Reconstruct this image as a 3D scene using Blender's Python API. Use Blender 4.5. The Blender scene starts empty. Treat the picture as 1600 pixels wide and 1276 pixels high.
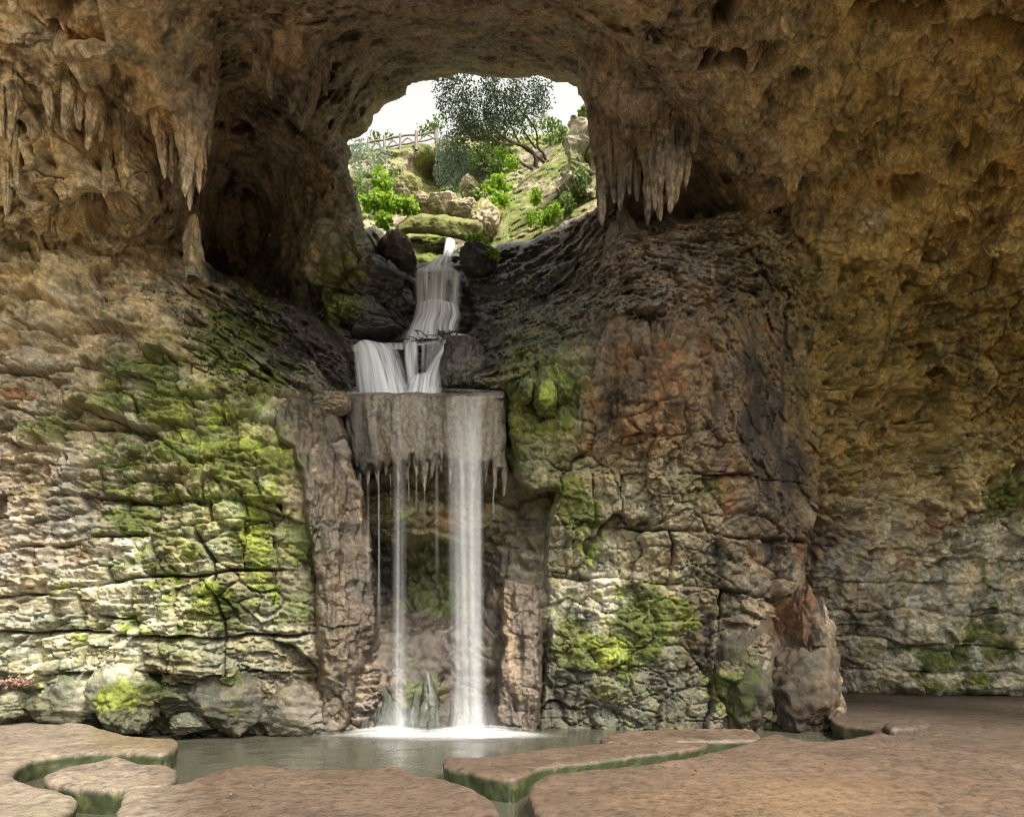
import bpy, math, random
import numpy as np
from mathutils import Vector

C = bpy.context.scene.collection
R = math.radians

# ------------------------------------------------------------------ camera, light
F = 1043.0          # focal length in photo pixels (1600 wide)
HX, HY = 800.0, 1000.0   # vanishing point of the level view (eye level line at y=1000)
EYE = 1.6
cam_d = bpy.data.cameras.new('camera')
cam = bpy.data.objects.new('camera', cam_d); C.objects.link(cam)
cam.location = (0, 0, EYE); cam.rotation_euler = (R(90), 0, 0)
cam_d.sensor_fit = 'HORIZONTAL'; cam_d.sensor_width = 36
cam_d.lens = 36 * F / 1600
cam_d.shift_x = 0; cam_d.shift_y = (HY - 638) / 1600
cam_d.clip_start = 0.1; cam_d.clip_end = 500
bpy.context.scene.camera = cam

SUN_EL, SUN_AZ = R(50), R(146)      # azimuth measured clockwise from +Y (the view direction)
w = bpy.data.worlds.new('World'); bpy.context.scene.world = w; w.use_nodes = True
nt = w.node_tree; nt.nodes.clear()
o_ = nt.nodes.new('ShaderNodeOutputWorld'); bg = nt.nodes.new('ShaderNodeBackground')
sky = nt.nodes.new('ShaderNodeTexSky'); sky.sky_type = 'NISHITA'; sky.sun_disc = False
sky.sun_elevation = SUN_EL; sky.sun_rotation = SUN_AZ; sky.dust_density = 3.0; sky.air_density = 1.0
hs = nt.nodes.new('ShaderNodeHueSaturation'); hs.inputs['Saturation'].default_value = 0.18
tint = nt.nodes.new('ShaderNodeMix'); tint.data_type = 'RGBA'; tint.blend_type = 'MULTIPLY'
tint.inputs[0].default_value = 1.0; tint.inputs[7].default_value = (1.0, 0.955, 0.85, 1)
nt.links.new(sky.outputs[0], hs.inputs['Color']); nt.links.new(hs.outputs[0], tint.inputs[6])
nt.links.new(tint.outputs[2], bg.inputs[0]); bg.inputs[1].default_value = 0.15
nt.links.new(bg.outputs[0], o_.inputs[0])
sd = bpy.data.lights.new('sun', 'SUN'); sun = bpy.data.objects.new('sun', sd); C.objects.link(sun)
sd.energy = 2.3; sd.angle = R(16); sd.color = (1.0, 0.93, 0.80)
_d = Vector((math.sin(SUN_AZ)*math.cos(SUN_EL), math.cos(SUN_AZ)*math.cos(SUN_EL), math.sin(SUN_EL)))
sun.rotation_euler = _d.to_track_quat('Z', 'Y').to_euler()
vs = bpy.context.scene.view_settings
vs.view_transform = 'Standard'; vs.look = 'None'; vs.gamma = 1; vs.use_curve_mapping = False
vs.exposure = 1.62
bpy.context.scene.cycles.max_bounces = 6
bpy.context.scene.cycles.diffuse_bounces = 4
bpy.context.scene.cycles.use_denoising = True
bpy.context.scene.cycles.denoiser = 'OPENIMAGEDENOISE'
bpy.context.scene.cycles.denoising_input_passes = 'RGB_ALBEDO_NORMAL'
bpy.context.scene.cycles.denoising_prefilter = 'FAST'
bpy.context.scene.cycles.use_adaptive_sampling = False
bpy.context.scene.cycles.sample_clamp_indirect = 2.0
bpy.context.scene.cycles.pixel_filter_type = 'BLACKMAN_HARRIS'
bpy.context.scene.cycles.filter_width = 1.1
bpy.context.scene.cycles.transparent_max_bounces = 24

# ------------------------------------------------------------------ numpy noise
rng = np.random.default_rng(7)
TB = (rng.random((64, 64, 64)).astype(np.float32) * 2 - 1)
def vn(p):
    i = np.floor(p); f = (p - i).astype(np.float32); i = i.astype(np.int32)
    f = f*f*f*(f*(f*6-15)+10)
    a = i & 63; b = (i+1) & 63
    fx, fy, fz = f[..., 0], f[..., 1], f[..., 2]
    x0, y0, z0, x1, y1, z1 = a[..., 0], a[..., 1], a[..., 2], b[..., 0], b[..., 1], b[..., 2]
    c00 = TB[x0, y0, z0]*(1-fx)+TB[x1, y0, z0]*fx
    c10 = TB[x0, y1, z0]*(1-fx)+TB[x1, y1, z0]*fx
    c01 = TB[x0, y0, z1]*(1-fx)+TB[x1, y0, z1]*fx
    c11 = TB[x0, y1, z1]*(1-fx)+TB[x1, y1, z1]*fx
    return (c00*(1-fy)+c10*fy)*(1-fz)+(c01*(1-fy)+c11*fy)*fz
ROT = np.array([[0.80, 0.36, -0.48], [-0.60, 0.48, -0.64], [0.0, 0.80, 0.60]], np.float32)
def fbm(p, s=(1, 1, 1), octv=4, gain=0.5, off=0.0, ridge=False):
    q = (p * np.array(s, np.float32) + off + 31.7).astype(np.float32)
    a = 1.0; t = 0; n = 0
    for k in range(octv):
        v = vn(q)
        if ridge: v = 1 - 2*np.abs(v)
        t = t + a*v; n += a
        a *= gain
        q = (q @ ROT)*2.03 + 11.3
    return t/n
def _axis(s): return max(s) != min(s)
def afbm(p, s, octv=3, gain=0.5, off=0.0):       # keeps its stretch direction through every octave
    q = (p*np.array(s, np.float32) + off + 17.3).astype(np.float32)
    a = 1.0; t = 0; n = 0
    for k in range(octv):
        t = t + a*vn(q); n += a; a *= gain; q = q*2.07 + 5.7
    return t/n
def sst(a, b, x):
    t = np.clip((x-a)/(b-a), 0, 1); return t*t*(3-2*t)

def pos(px, py, D):
    px = np.asarray(px, np.float32); py = np.asarray(py, np.float32); D = np.asarray(D, np.float32)
    return np.stack([(px-HX)/F*D, D+0*px, EYE+(HY-py)/F*D], -1)
def pt(px, py, D): return ((px-HX)/F*D, D, EYE+(HY-py)/F*D)
def onfloor(px, py, z=0.0):
    D = (EYE-z)*F/(py-HY); return ((px-HX)/F*D, D)

def sdf(poly, x, y):
    """positive inside"""
    P = np.array(poly, np.float32); n = len(P)
    d = np.full(x.shape, 1e9, np.float32); ins = np.zeros(x.shape, bool)
    for i in range(n):
        ax, ay = P[i]; bx, by = P[(i+1) % n]
        ex, ey = bx-ax, by-ay
        t = np.clip(((x-ax)*ex+(y-ay)*ey)/(ex*ex+ey*ey+1e-9), 0, 1)
        d = np.minimum(d, (x-ax-t*ex)**2+(y-ay-t*ey)**2)
        c = ((ay > y) != (by > y)) & (x < (bx-ax)*(y-ay)/(by-ay+1e-12)+ax)
        ins ^= c
    d = np.sqrt(d)
    return np.where(ins, d, -d)

def tps(ctrl, x, y):
    c = np.array(ctrl, np.float64); n = len(c); X = c[:, :2]/500.0
    r = np.linalg.norm(X[:, None]-X[None], axis=-1)
    def k(r): return np.where(r > 0, r*r*np.log(r+1e-12), 0)
    A = np.zeros((n+3, n+3)); A[:n, :n] = k(r)+np.eye(n)*0.004
    A[:n, n] = 1; A[:n, n+1:] = X; A[n, :n] = 1; A[n+1:, :n] = X.T
    b = np.zeros(n+3); b[:n] = c[:, 2]
    s = np.linalg.solve(A, b)
    out = np.full(x.shape, s[n]) + s[n+1]*x/500 + s[n+2]*y/500
    for i in range(n):
        rr = ((x/500-X[i, 0])**2+(y/500-X[i, 1])**2)
        out += s[i]*0.5*rr*np.log(rr+1e-12)
    return out.astype(np.float32)

# ------------------------------------------------------------------ stone colour: mineral and moss zones, with some painted light and shade
BASE = [  # px, py, rx, ry, linear colour
 (100, 60, 260, 200, (.25, .175, .095)), (300, 180, 120, 200, (.24, .17, .10)), (60, 330, 160, 140, (.25, .185, .10)),
 (150, 480, 200, 90, (.40, .31, .17)), (80, 600, 150, 90, (.25, .205, .14)), (250, 690, 200, 110, (.20, .19, .10)),
 (60, 760, 100, 120, (.27, .22, .165)), (180, 960, 190, 110, (.35, .34, .235)), (60, 900, 100, 60, (.42, .36, .29)),
 (420, 950, 110, 130, (.20, .19, .12)), (380, 720, 60, 160, (.33, .36, .17)), (480, 760, 60, 200, (.19, .145, .105)),
 (540, 900, 50, 220, (.21, .155, .115)), (480, 1100, 120, 50, (.16, .13, .10)), (250, 1110, 200, 40, (.15, .15, .09)),
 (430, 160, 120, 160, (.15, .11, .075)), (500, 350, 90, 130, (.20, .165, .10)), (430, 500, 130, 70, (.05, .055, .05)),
 (720, 40, 200, 80, (.17, .125, .085)), (1000, 180, 110, 150, (.17, .13, .095)), (1050, 40, 150, 90, (.21, .155, .09)),
 (1000, 420, 110, 80, (.18, .135, .10)), (1300, 120, 200, 150, (.235, .175, .09)), (1500, 100, 160, 150, (.25, .175, .085)),
 (1250, 280, 120, 100, (.24, .175, .10)), (1500, 300, 160, 120, (.25, .17, .07)), (1400, 500, 220, 120, (.21, .155, .06)),
 (1400, 700, 220, 110, (.23, .165, .06)), (1200, 500, 80, 150, (.14, .11, .062)), (1000, 600, 130, 110, (.135, .092, .055)),
 (1170, 650, 70, 160, (.10, .065, .045)), (1250, 800, 80, 120, (.11, .078, .058)), (1480, 820, 160, 90, (.40, .36, .26)),
 (1450, 980, 180, 110, (.42, .39, .29)), (1350, 950, 50, 120, (.26, .22, .17)), (950, 800, 120, 80, (.225, .195, .12)),
 (930, 920, 90, 80, (.40, .39, .29)), (1070, 880, 90, 80, (.17, .14, .085)), (1000, 1060, 150, 80, (.085, .085, .055)),
 (1210, 1040, 110, 100, (.105, .08, .058)), (850, 620, 60, 120, (.20, .22, .10)), (700, 1000, 120, 120, (.085, .065, .05)),
 (660, 790, 90, 60, (.25, .22, .11)), (820, 900, 50, 120, (.11, .09, .065)), (590, 900, 40, 100, (.06, .06, .055)),
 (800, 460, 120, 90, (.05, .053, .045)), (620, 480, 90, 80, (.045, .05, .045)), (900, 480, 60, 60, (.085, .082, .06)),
]
ZONES = {
 # name: colour(s), noise scale, list of (px,py,rx,ry,strength)
 'moss': ((.078, .100, .018), [(350, 520, 60, 60, .85), (370, 480, 50, 40, .7), (420, 600, 60, 30, .6), (100, 1010, 80, 60, .4), (300, 1000, 60, 40, .5), (230, 960, 60, 40, .35), (480, 900, 40, 40, .4), (60, 760, 60, 60, .35), (250, 1080, 60, 40, .5), (330, 640, 90, 80, .5), (370, 700, 60, 50, .75),
   (400, 740, 40, 60, .8), (390, 850, 30, 60, .9), (230, 900, 90, 40, .5), (200, 780, 110, 90, .6), (260, 650, 110, 90, .65), (150, 700, 80, 80, .5), (300, 860, 60, 60, .5), (470, 870, 60, 80, .45), (470, 960, 60, 60, .45), (1080, 760, 60, 60, .3), (400, 920, 40, 50, .7),
   (340, 960, 60, 50, .6), (80, 960, 50, 80, .45), (440, 720, 40, 30, .6), (200, 1090, 50, 40, .5), (370, 1100, 60, 50, .5),
   (100, 680, 110, 60, .4), (250, 600, 110, 50, .5), (60, 610, 60, 40, .2), (530, 450, 50, 70, .75), (560, 370, 30, 70, .6),
   (560, 300, 30, 60, .45), (850, 620, 60, 60, .85), (820, 560, 60, 60, .55), (880, 560, 60, 60, .45), (820, 500, 50, 40, .4),
   (890, 780, 35, 50, .75), (900, 870, 40, 60, .4), (970, 1000, 70, 50, .9), (900, 1000, 40, 50, .8), (1000, 860, 50, 40, .4), (1060, 960, 90, 50, .65),
   (1160, 1080, 50, 60, .6), (1460, 1040, 60, 40, .6), (1540, 1020, 60, 60, .6), (1580, 780, 50, 50, .8), (1560, 920, 60, 50, .5),
   (1380, 1020, 60, 50, .4), (660, 780, 60, 50, .5), (680, 910, 60, 60, .85), (640, 770, 40, 40, .5), (290, 710, 60, 50, .4),
   (150, 850, 60, 50, .3), (480, 1070, 40, 40, .2), (800, 670, 30, 60, .8), (1240, 560, 60, 60, .25), (1020, 500, 90, 50, .3),
   (640, 1090, 30, 60, .5), (670, 1080, 30, 60, .5), (980, 1090, 80, 40, .3), (430, 590, 80, 40, .55), (500, 610, 40, 30, .4), (900, 400, 80, 50, .35), (740, 480, 60, 60, .25)]),
 'lime': ((.24, .29, .05), [(230, 980, 70, 40, .5), (300, 700, 50, 60, .5), (180, 800, 60, 40, .4), (240, 620, 50, 30, .4), (910, 850, 30, 80, .5), (950, 940, 50, 40, .5), (540, 400, 25, 60, .5), (90, 1060, 40, 40, .5), (1500, 1060, 70, 20, .45), (420, 850, 40, 60, .5), (340, 870, 40, 30, .5), (320, 760, 50, 30, .5), (260, 930, 60, 30, .45), (120, 1000, 50, 40, .5), (430, 790, 30, 40, .5), (360, 640, 50, 40, .55), (300, 600, 40, 30, .35), (350, 560, 50, 30, .5), (280, 540, 40, 20, .4), (390, 830, 18, 60, .95), (390, 700, 45, 40, .6), (410, 650, 40, 30, .5), (330, 560, 50, 40, .4), (440, 690, 30, 40, .6),
   (400, 920, 40, 30, .7), (330, 940, 30, 40, .6), (80, 950, 30, 70, .4), (200, 1095, 40, 25, .9), (225, 870, 60, 20, .4), (410, 520, 40, 40, .35),
   (850, 600, 35, 40, .7), (830, 650, 40, 30, .5), (880, 770, 25, 30, .5), (960, 1010, 50, 25, .7), (880, 900, 30, 90, .4), (530, 470, 30, 30, .6), (545, 430, 30, 40, .5),
   (640, 790, 40, 20, .5), (1540, 1000, 60, 50, .35), (1590, 800, 20, 40, .5), (380, 1080, 30, 30, .3), (450, 860, 20, 20, .3), (130, 930, 60, 60, .25), (680, 960, 30, 20, .3)]),
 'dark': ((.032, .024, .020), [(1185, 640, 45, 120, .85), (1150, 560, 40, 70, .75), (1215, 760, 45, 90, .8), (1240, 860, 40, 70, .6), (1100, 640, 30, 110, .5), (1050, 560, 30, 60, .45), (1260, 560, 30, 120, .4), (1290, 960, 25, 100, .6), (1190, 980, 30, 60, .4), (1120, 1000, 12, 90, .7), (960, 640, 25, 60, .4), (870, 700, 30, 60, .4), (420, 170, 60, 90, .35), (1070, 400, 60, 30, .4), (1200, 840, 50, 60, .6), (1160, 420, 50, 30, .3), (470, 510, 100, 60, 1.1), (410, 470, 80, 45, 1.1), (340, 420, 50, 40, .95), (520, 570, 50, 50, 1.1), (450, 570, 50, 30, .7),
   (360, 300, 50, 90, .5), (400, 400, 60, 50, .6), (470, 480, 60, 30, .5), (1110, 500, 40, 60, .3), (1400, 560, 100, 60, .3), (1500, 560, 90, 50, .3), (1030, 1080, 130, 50, .5),  # first two put the shade of the upper left hollow into the colour
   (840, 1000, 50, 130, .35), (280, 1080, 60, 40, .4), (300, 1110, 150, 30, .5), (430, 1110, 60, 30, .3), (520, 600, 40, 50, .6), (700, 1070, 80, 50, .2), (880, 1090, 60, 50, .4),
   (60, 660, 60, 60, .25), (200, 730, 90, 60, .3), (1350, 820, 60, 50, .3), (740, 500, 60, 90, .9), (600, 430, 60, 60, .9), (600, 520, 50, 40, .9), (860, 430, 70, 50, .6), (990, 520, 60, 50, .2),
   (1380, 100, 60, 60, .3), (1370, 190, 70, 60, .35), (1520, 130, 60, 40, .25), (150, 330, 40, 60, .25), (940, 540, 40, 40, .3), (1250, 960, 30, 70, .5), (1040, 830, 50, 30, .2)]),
 'rust': ((.20, .10, .042), [(1100, 560, 30, 90, .6), (1040, 620, 40, 120, .6), (1130, 780, 40, 90, .55), (960, 560, 30, 60, .5), (1210, 900, 30, 70, .5), (1280, 860, 60, 50, .6), (1400, 640, 90, 90, .5), (1330, 480, 80, 60, .45), (1180, 520, 40, 50, .5), (1000, 660, 60, 60, .45), (925, 620, 30, 40, .6), (950, 690, 50, 30, .6), (1190, 600, 40, 15, .8), (1050, 540, 50, 40, .5), (1090, 900, 50, 40, .3), (1250, 970, 40, 50, .85),
   (1300, 880, 40, 30, .5), (1390, 870, 80, 20, .6), (1440, 800, 30, 30, .7), (1180, 780, 60, 50, .4), (120, 640, 60, 20, .5), (10, 630, 30, 15, .9), (110, 880, 40, 20, .45), (210, 830, 60, 15, .4),
   (1220, 310, 60, 50, .45), (1450, 360, 70, 50, .45), (1600, 400, 60, 90, .5), (1500, 520, 60, 40, .4), (1500, 620, 120, 60, .35), (1020, 730, 50, 30, .5), (1230, 660, 40, 50, .4), (690, 800, 25, 40, .8), (480, 680, 25, 30, .4), (1120, 400, 30, 20, .3), (1340, 690, 60, 50, .3)]),
 'pale': ((.55, .50, .40), [(180, 960, 130, 50, .5), (270, 860, 70, 30, .4), (60, 850, 60, 40, .35), (150, 540, 90, 40, .3), (130, 470, 90, 30, .3), (920, 930, 60, 50, .5), (960, 980, 50, 25, .6), (1340, 960, 40, 90, .3),
   (1500, 850, 120, 40, .45), (1440, 790, 70, 40, .3), (1600, 750, 50, 30, .4), (1480, 920, 90, 30, .3), (1370, 330, 30, 50, .35), (200, 1060, 50, 30, .45), (120, 1060, 60, 60, .4), (1090, 480, 25, 60, .3), (1540, 310, 20, 15, .5), (190, 350, 40, 60, .2), (890, 800, 50, 40, .25), (1310, 970, 10, 15, .8)]),
}
def blobs(lst, px, py):
    t = np.zeros(px.shape, np.float32)
    for (x, y, rx, ry, s) in lst:
        t = np.maximum(t, s*np.exp(-(((px-x)/rx)**2+((py-y)/ry)**2)*0.8))
    return t
MOSS = {}; MOSSP = []; MOSSJOBS = []
def stone_color(px, py, P, bias=0.0, mossk=1.0):
    wx = px + 30*fbm(P, (.7, .7, .7), 3, off=3.3) + 10*fbm(P, (4, 4, 4), 2, off=9)
    wy = py + 30*fbm(P, (.7, .7, .7), 3, off=13.3) + 10*fbm(P, (4, 4, 4), 2, off=19)
    W = np.full(px.shape, 1e-7, np.float32); col = np.zeros(px.shape+(3,), np.float32)
    for (x, y, rx, ry, c) in BASE:
        g = np.exp(-(((wx-x)/rx)**2+((wy-y)/ry)**2)*1.1)+1e-7
        W += g; col += g[..., None]*np.array(c, np.float32)
    col /= W[..., None]
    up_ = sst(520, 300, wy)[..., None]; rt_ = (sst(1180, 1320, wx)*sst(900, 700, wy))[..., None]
    col = col*(1+up_*np.array([.95, 1.06, 1.15], np.float32))*(1+rt_*np.array([.16, .12, -.10], np.float32))  # brightens the upper rock and gilds the right: light put into the colour
    n1 = fbm(P, (1.6, 1.6, 1.6), 5, .6, off=50)*1.15
    n2 = fbm(P, (9, 9, 9), 4, .65, off=70)
    v = 1 + 0.85*n1 + 0.95*n2
    warm = fbm(P, (2.2, 2.2, 2.2), 4, .6, off=90)
    col = col*np.clip(v, .18, 2.1)[..., None]*(1+warm[..., None]*np.array([.20, 0.02, -.30], np.float32))
    nz = {'moss': fbm(P, (1.8, 1.8, 2.4), 6, .62, off=110), 'lime': fbm(P, (2.6, 2.6, 3.2), 6, .62, off=130),
          'dark': .6*afbm(P, (1.9, 1.9, .55), 5, .62, off=150)+.6*fbm(P, (3, 3, 3), 5, .65, off=155), 'rust': .5*afbm(P, (2.6, 2.6, .8), 5, .62, off=170)+.7*fbm(P, (4, 4, 4), 5, .62, off=175), 'pale': fbm(P, (1.9, 1.9, 1.9), 6, .6, off=190)}
    for k in ('pale', 'rust', 'dark', 'moss', 'lime'):
        c, lst = ZONES[k]
        d = blobs(lst, wx, wy)
        if k in ('moss', 'lime'): d = d*mossk
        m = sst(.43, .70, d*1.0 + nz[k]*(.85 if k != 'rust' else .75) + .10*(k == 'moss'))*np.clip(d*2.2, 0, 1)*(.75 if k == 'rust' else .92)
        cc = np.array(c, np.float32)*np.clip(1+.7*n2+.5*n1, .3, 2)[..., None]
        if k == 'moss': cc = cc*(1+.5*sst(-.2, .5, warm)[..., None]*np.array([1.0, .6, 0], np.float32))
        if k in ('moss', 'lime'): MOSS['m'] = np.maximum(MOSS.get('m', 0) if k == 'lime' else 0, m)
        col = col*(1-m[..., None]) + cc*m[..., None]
    return np.clip(col, .006, .8)

def dim(k, t=(1, 1, 1)):
    return lambda X, Y, P: np.clip(stone_color(X, Y, P)*k*np.array(t, np.float32), .006, .8)
WET = [(450, 480, 120, 80, 1), (520, 560, 80, 80, 1), (620, 480, 120, 120, 1), (800, 470, 110, 110, .9), (760, 560, 60, 60, 1), (700, 950, 170, 220, .9), (950, 420, 120, 70, .45), (380, 500, 60, 50, .7),
       (540, 850, 60, 300, .6), (500, 1110, 200, 50, .8), (900, 1100, 300, 40, .5), (1100, 440, 100, 50, .4), (300, 420, 60, 60, .6), (1190, 680, 60, 150, .5)]

# ------------------------------------------------------------------ materials
def mat_base(name):
    m = bpy.data.materials.new(name); m.use_nodes = True
    n = m.node_tree.nodes; l = m.node_tree.links
    return m, n, l, n['Principled BSDF']
def rock_material(name='stone_surface', bump=.5, scale=1.0, use_attr=True, col=(.2, .15, .1), rough=.85):
    m, n, l, b = mat_base(name)
    geo = n.new('ShaderNodeNewGeometry')
    ns = n.new('ShaderNodeTexNoise'); ns.inputs['Scale'].default_value = 14*scale; ns.inputs['Detail'].default_value = 8; ns.inputs['Roughness'].default_value = .68
    n2 = n.new('ShaderNodeTexNoise'); n2.inputs['Scale'].default_value = 55*scale; n2.inputs['Detail'].default_value = 4; n2.inputs['Roughness'].default_value = .6
    vo = n.new('ShaderNodeTexVoronoi'); vo.feature = 'DISTANCE_TO_EDGE'; vo.inputs['Scale'].default_value = 5*scale
    wrp = n.new('ShaderNodeVectorMath'); wrp.operation = 'MULTIPLY_ADD'
    l.new(ns.outputs['Color'], wrp.inputs[0]); wrp.inputs[1].default_value = (.35, .35, .35); l.new(geo.outputs['Position'], wrp.inputs[2])
    l.new(wrp.outputs[0], vo.inputs['Vector'])
    for t in (ns, n2): l.new(geo.outputs['Position'], t.inputs['Vector'])
    if use_attr:
        at = n.new('ShaderNodeAttribute'); at.attribute_name = 'Col'; src = at.outputs['Color']
        aw = n.new('ShaderNodeAttribute'); aw.attribute_name = 'wet'
        rr = n.new('ShaderNodeMapRange'); l.new(aw.outputs['Fac'], rr.inputs[0]); rr.inputs[3].default_value = rough; rr.inputs[4].default_value = .22
        addn = n.new('ShaderNodeMath'); addn.operation = 'MULTIPLY_ADD'; l.new(n2.outputs[0], addn.inputs[0]); addn.inputs[1].default_value = .25; 
        sb = n.new('ShaderNodeMath'); sb.operation = 'SUBTRACT'; l.new(rr.outputs[0], sb.inputs[0]); sb.inputs[1].default_value = .125
        l.new(sb.outputs[0], addn.inputs[2]); l.new(addn.outputs[0], b.inputs['Roughness'])
    else:
        rgb = n.new('ShaderNodeRGB'); rgb.outputs[0].default_value = (*col, 1); src = rgb.outputs[0]; b.inputs['Roughness'].default_value = rough
    mr = n.new('ShaderNodeMapRange'); l.new(ns.outputs[0], mr.inputs[0]); mr.inputs[1].default_value = .25; mr.inputs[2].default_value = .75; mr.inputs[3].default_value = .5; mr.inputs[4].default_value = 1.5
    mr2 = n.new('ShaderNodeMapRange'); l.new(n2.outputs[0], mr2.inputs[0]); mr2.inputs[1].default_value = .3; mr2.inputs[2].default_value = .7; mr2.inputs[3].default_value = .65; mr2.inputs[4].default_value = 1.35
    mm = n.new('ShaderNodeMath'); mm.operation = 'MULTIPLY'; l.new(mr.outputs[0], mm.inputs[0]); l.new(mr2.outputs[0], mm.inputs[1])
    sc = n.new('ShaderNodeVectorMath'); sc.operation = 'SCALE'; l.new(src, sc.inputs[0]); l.new(mm.outputs[0], sc.inputs[3])
    l.new(sc.outputs[0], b.inputs['Base Color'])
    b1 = n.new('ShaderNodeBump'); b1.inputs['Strength'].default_value = bump; b1.inputs['Distance'].default_value = .10/scale; l.new(ns.outputs[0], b1.inputs['Height'])
    ve = n.new('ShaderNodeMapRange'); l.new(vo.outputs['Distance'], ve.inputs[0]); ve.inputs[2].default_value = .06
    b2 = n.new('ShaderNodeBump'); b2.inputs['Strength'].default_value = bump*.35; b2.inputs['Distance'].default_value = .025/scale; l.new(ve.outputs[0], b2.inputs['Height']); l.new(b1.outputs[0], b2.inputs['Normal'])
    b3 = n.new('ShaderNodeBump'); b3.inputs['Strength'].default_value = bump*1.2; b3.inputs['Distance'].default_value = .025/scale; l.new(n2.outputs[0], b3.inputs['Height']); l.new(b2.outputs[0], b3.inputs['Normal'])
    l.new(b3.outputs[0], b.inputs['Normal'])
    b.inputs['Specular IOR Level'].default_value = .4
    if use_attr:
        sp = n.new('ShaderNodeMapRange'); l.new(aw.outputs['Fac'], sp.inputs[0]); sp.inputs[3].default_value = .35; sp.inputs[4].default_value = 1.0; l.new(sp.outputs[0], b.inputs['Specular IOR Level'])
    return m
M_ROCK = rock_material()
M_FLOOR = rock_material('floor_stone', bump=.45, scale=4.0)

def water_material(name, col=(.86, .88, .93), k=1.0, uscale=30, vscale=1.0, lo=.35, hi=1.25):
    m, n, l, b = mat_base(name)
    b.inputs['Base Color'].default_value = (*col, 1); b.inputs['Roughness'].default_value = .6
    b.inputs['Subsurface Weight'].default_value = 0
    uv = n.new('ShaderNodeUVMap'); mp = n.new('ShaderNodeMapping'); mp.inputs['Scale'].default_value = (uscale, vscale, 1)
    l.new(uv.outputs[0], mp.inputs[0])
    t = n.new('ShaderNodeTexNoise'); t.inputs['Scale'].default_value = 1; t.inputs['Detail'].default_value = 5; t.inputs['Roughness'].default_value = .55; t.inputs['Distortion'].default_value = .2
    l.new(mp.outputs[0], t.inputs[0])
    at = n.new('ShaderNodeAttribute'); at.attribute_name = 'dens'
    mr = n.new('ShaderNodeMapRange'); l.new(t.outputs[0], mr.inputs[0]); mr.inputs[1].default_value = .32; mr.inputs[2].default_value = .72; mr.inputs[3].default_value = lo; mr.inputs[4].default_value = hi
    mu = n.new('ShaderNodeMath'); mu.operation = 'MULTIPLY'; mu.use_clamp = True; l.new(mr.outputs[0], mu.inputs[0]); l.new(at.outputs['Fac'], mu.inputs[1])
    m2 = n.new('ShaderNodeMath'); m2.operation = 'MULTIPLY'; m2.use_clamp = True; l.new(mu.outputs[0], m2.inputs[0]); m2.inputs[1].default_value = k
    l.new(m2.outputs[0], b.inputs['Alpha'])
    bp = n.new('ShaderNodeBump'); bp.inputs['Strength'].default_value = .08; bp.inputs['Distance'].default_value = .03; l.new(t.outputs[0], bp.inputs['Height']); l.new(bp.outputs[0], b.inputs['Normal'])
    return m
M_FALL = water_material('falling_water', k=.27, uscale=13, vscale=.22)
M_CASC = water_material('cascade_water', k=.88, uscale=11, vscale=.5, lo=.25, hi=1.6)
M_VEIL = water_material('thin_water_veil', k=.19, uscale=9, vscale=.18)

# ------------------------------------------------------------------ mesh helpers
def mk(name, V, Fc, mat, parent=None, attrs=None, smooth=True, recenter=False, kind=None, uv=None):
    V = np.asarray(V, np.float32); Fc = np.asarray(Fc, np.int32)
    c = V.mean(0) if recenter else np.zeros(3, np.float32)
    me = bpy.data.meshes.new(name)
    nv, nf, k = len(V), len(Fc), Fc.shape[1]
    me.vertices.add(nv); me.vertices.foreach_set('co', (V-c).ravel())
    me.loops.add(nf*k); me.loops.foreach_set('vertex_index', Fc.ravel())
    me.polygons.add(nf); me.polygons.foreach_set('loop_start', np.arange(0, nf*k, k, dtype=np.int32))
    me.polygons.foreach_set('use_smooth', np.full(nf, smooth))
    me.update(calc_edges=True)
    for an, av in (attrs or {}).items():
        if av.ndim == 2:
            a = me.color_attributes.new(an, 'FLOAT_COLOR', 'POINT')
            a.data.foreach_set('color', np.concatenate([av, np.ones((nv, 1), np.float32)], 1).astype(np.float32).ravel())
        else:
            a = me.attributes.new(an, 'FLOAT', 'POINT'); a.data.foreach_set('value', av.astype(np.float32))
    if uv is not None:
        ul = me.uv_layers.new(name='UVMap'); ul.data.foreach_set('uv', uv[Fc.ravel()].astype(np.float32).ravel())
    if isinstance(mat, (list, tuple)):
        for m_ in mat: me.materials.append(m_)
    else: me.materials.append(mat)
    o = bpy.data.objects.new(name, me); C.objects.link(o)
    if parent is not None: o.parent = parent
    o.location = c
    if kind: o['kind'] = kind
    return o
def thing(o, label, cat, group=None):
    o['label'] = label; o['category'] = cat
    if group: o['group'] = group
    return o
def empty(name, loc=(0, 0, 0)):
    o = bpy.data.objects.new(name, None); C.objects.link(o); o.location = loc; o.empty_display_size = .2
    return o
def put(o, parent):          # keep world place under a thing whose origin is not the world's
    o.parent = parent; o.location = Vector(o.location)-Vector(parent.location); return o

def submesh(name, idx_faces, V, attrs, mat, parent, recenter=True, kind=None):
    u, inv = np.unique(idx_faces, return_inverse=True)
    return mk(name, V[u], inv.reshape(idx_faces.shape), mat, parent, {k: a[u] for k, a in attrs.items()}, recenter=recenter, kind=kind)

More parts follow.
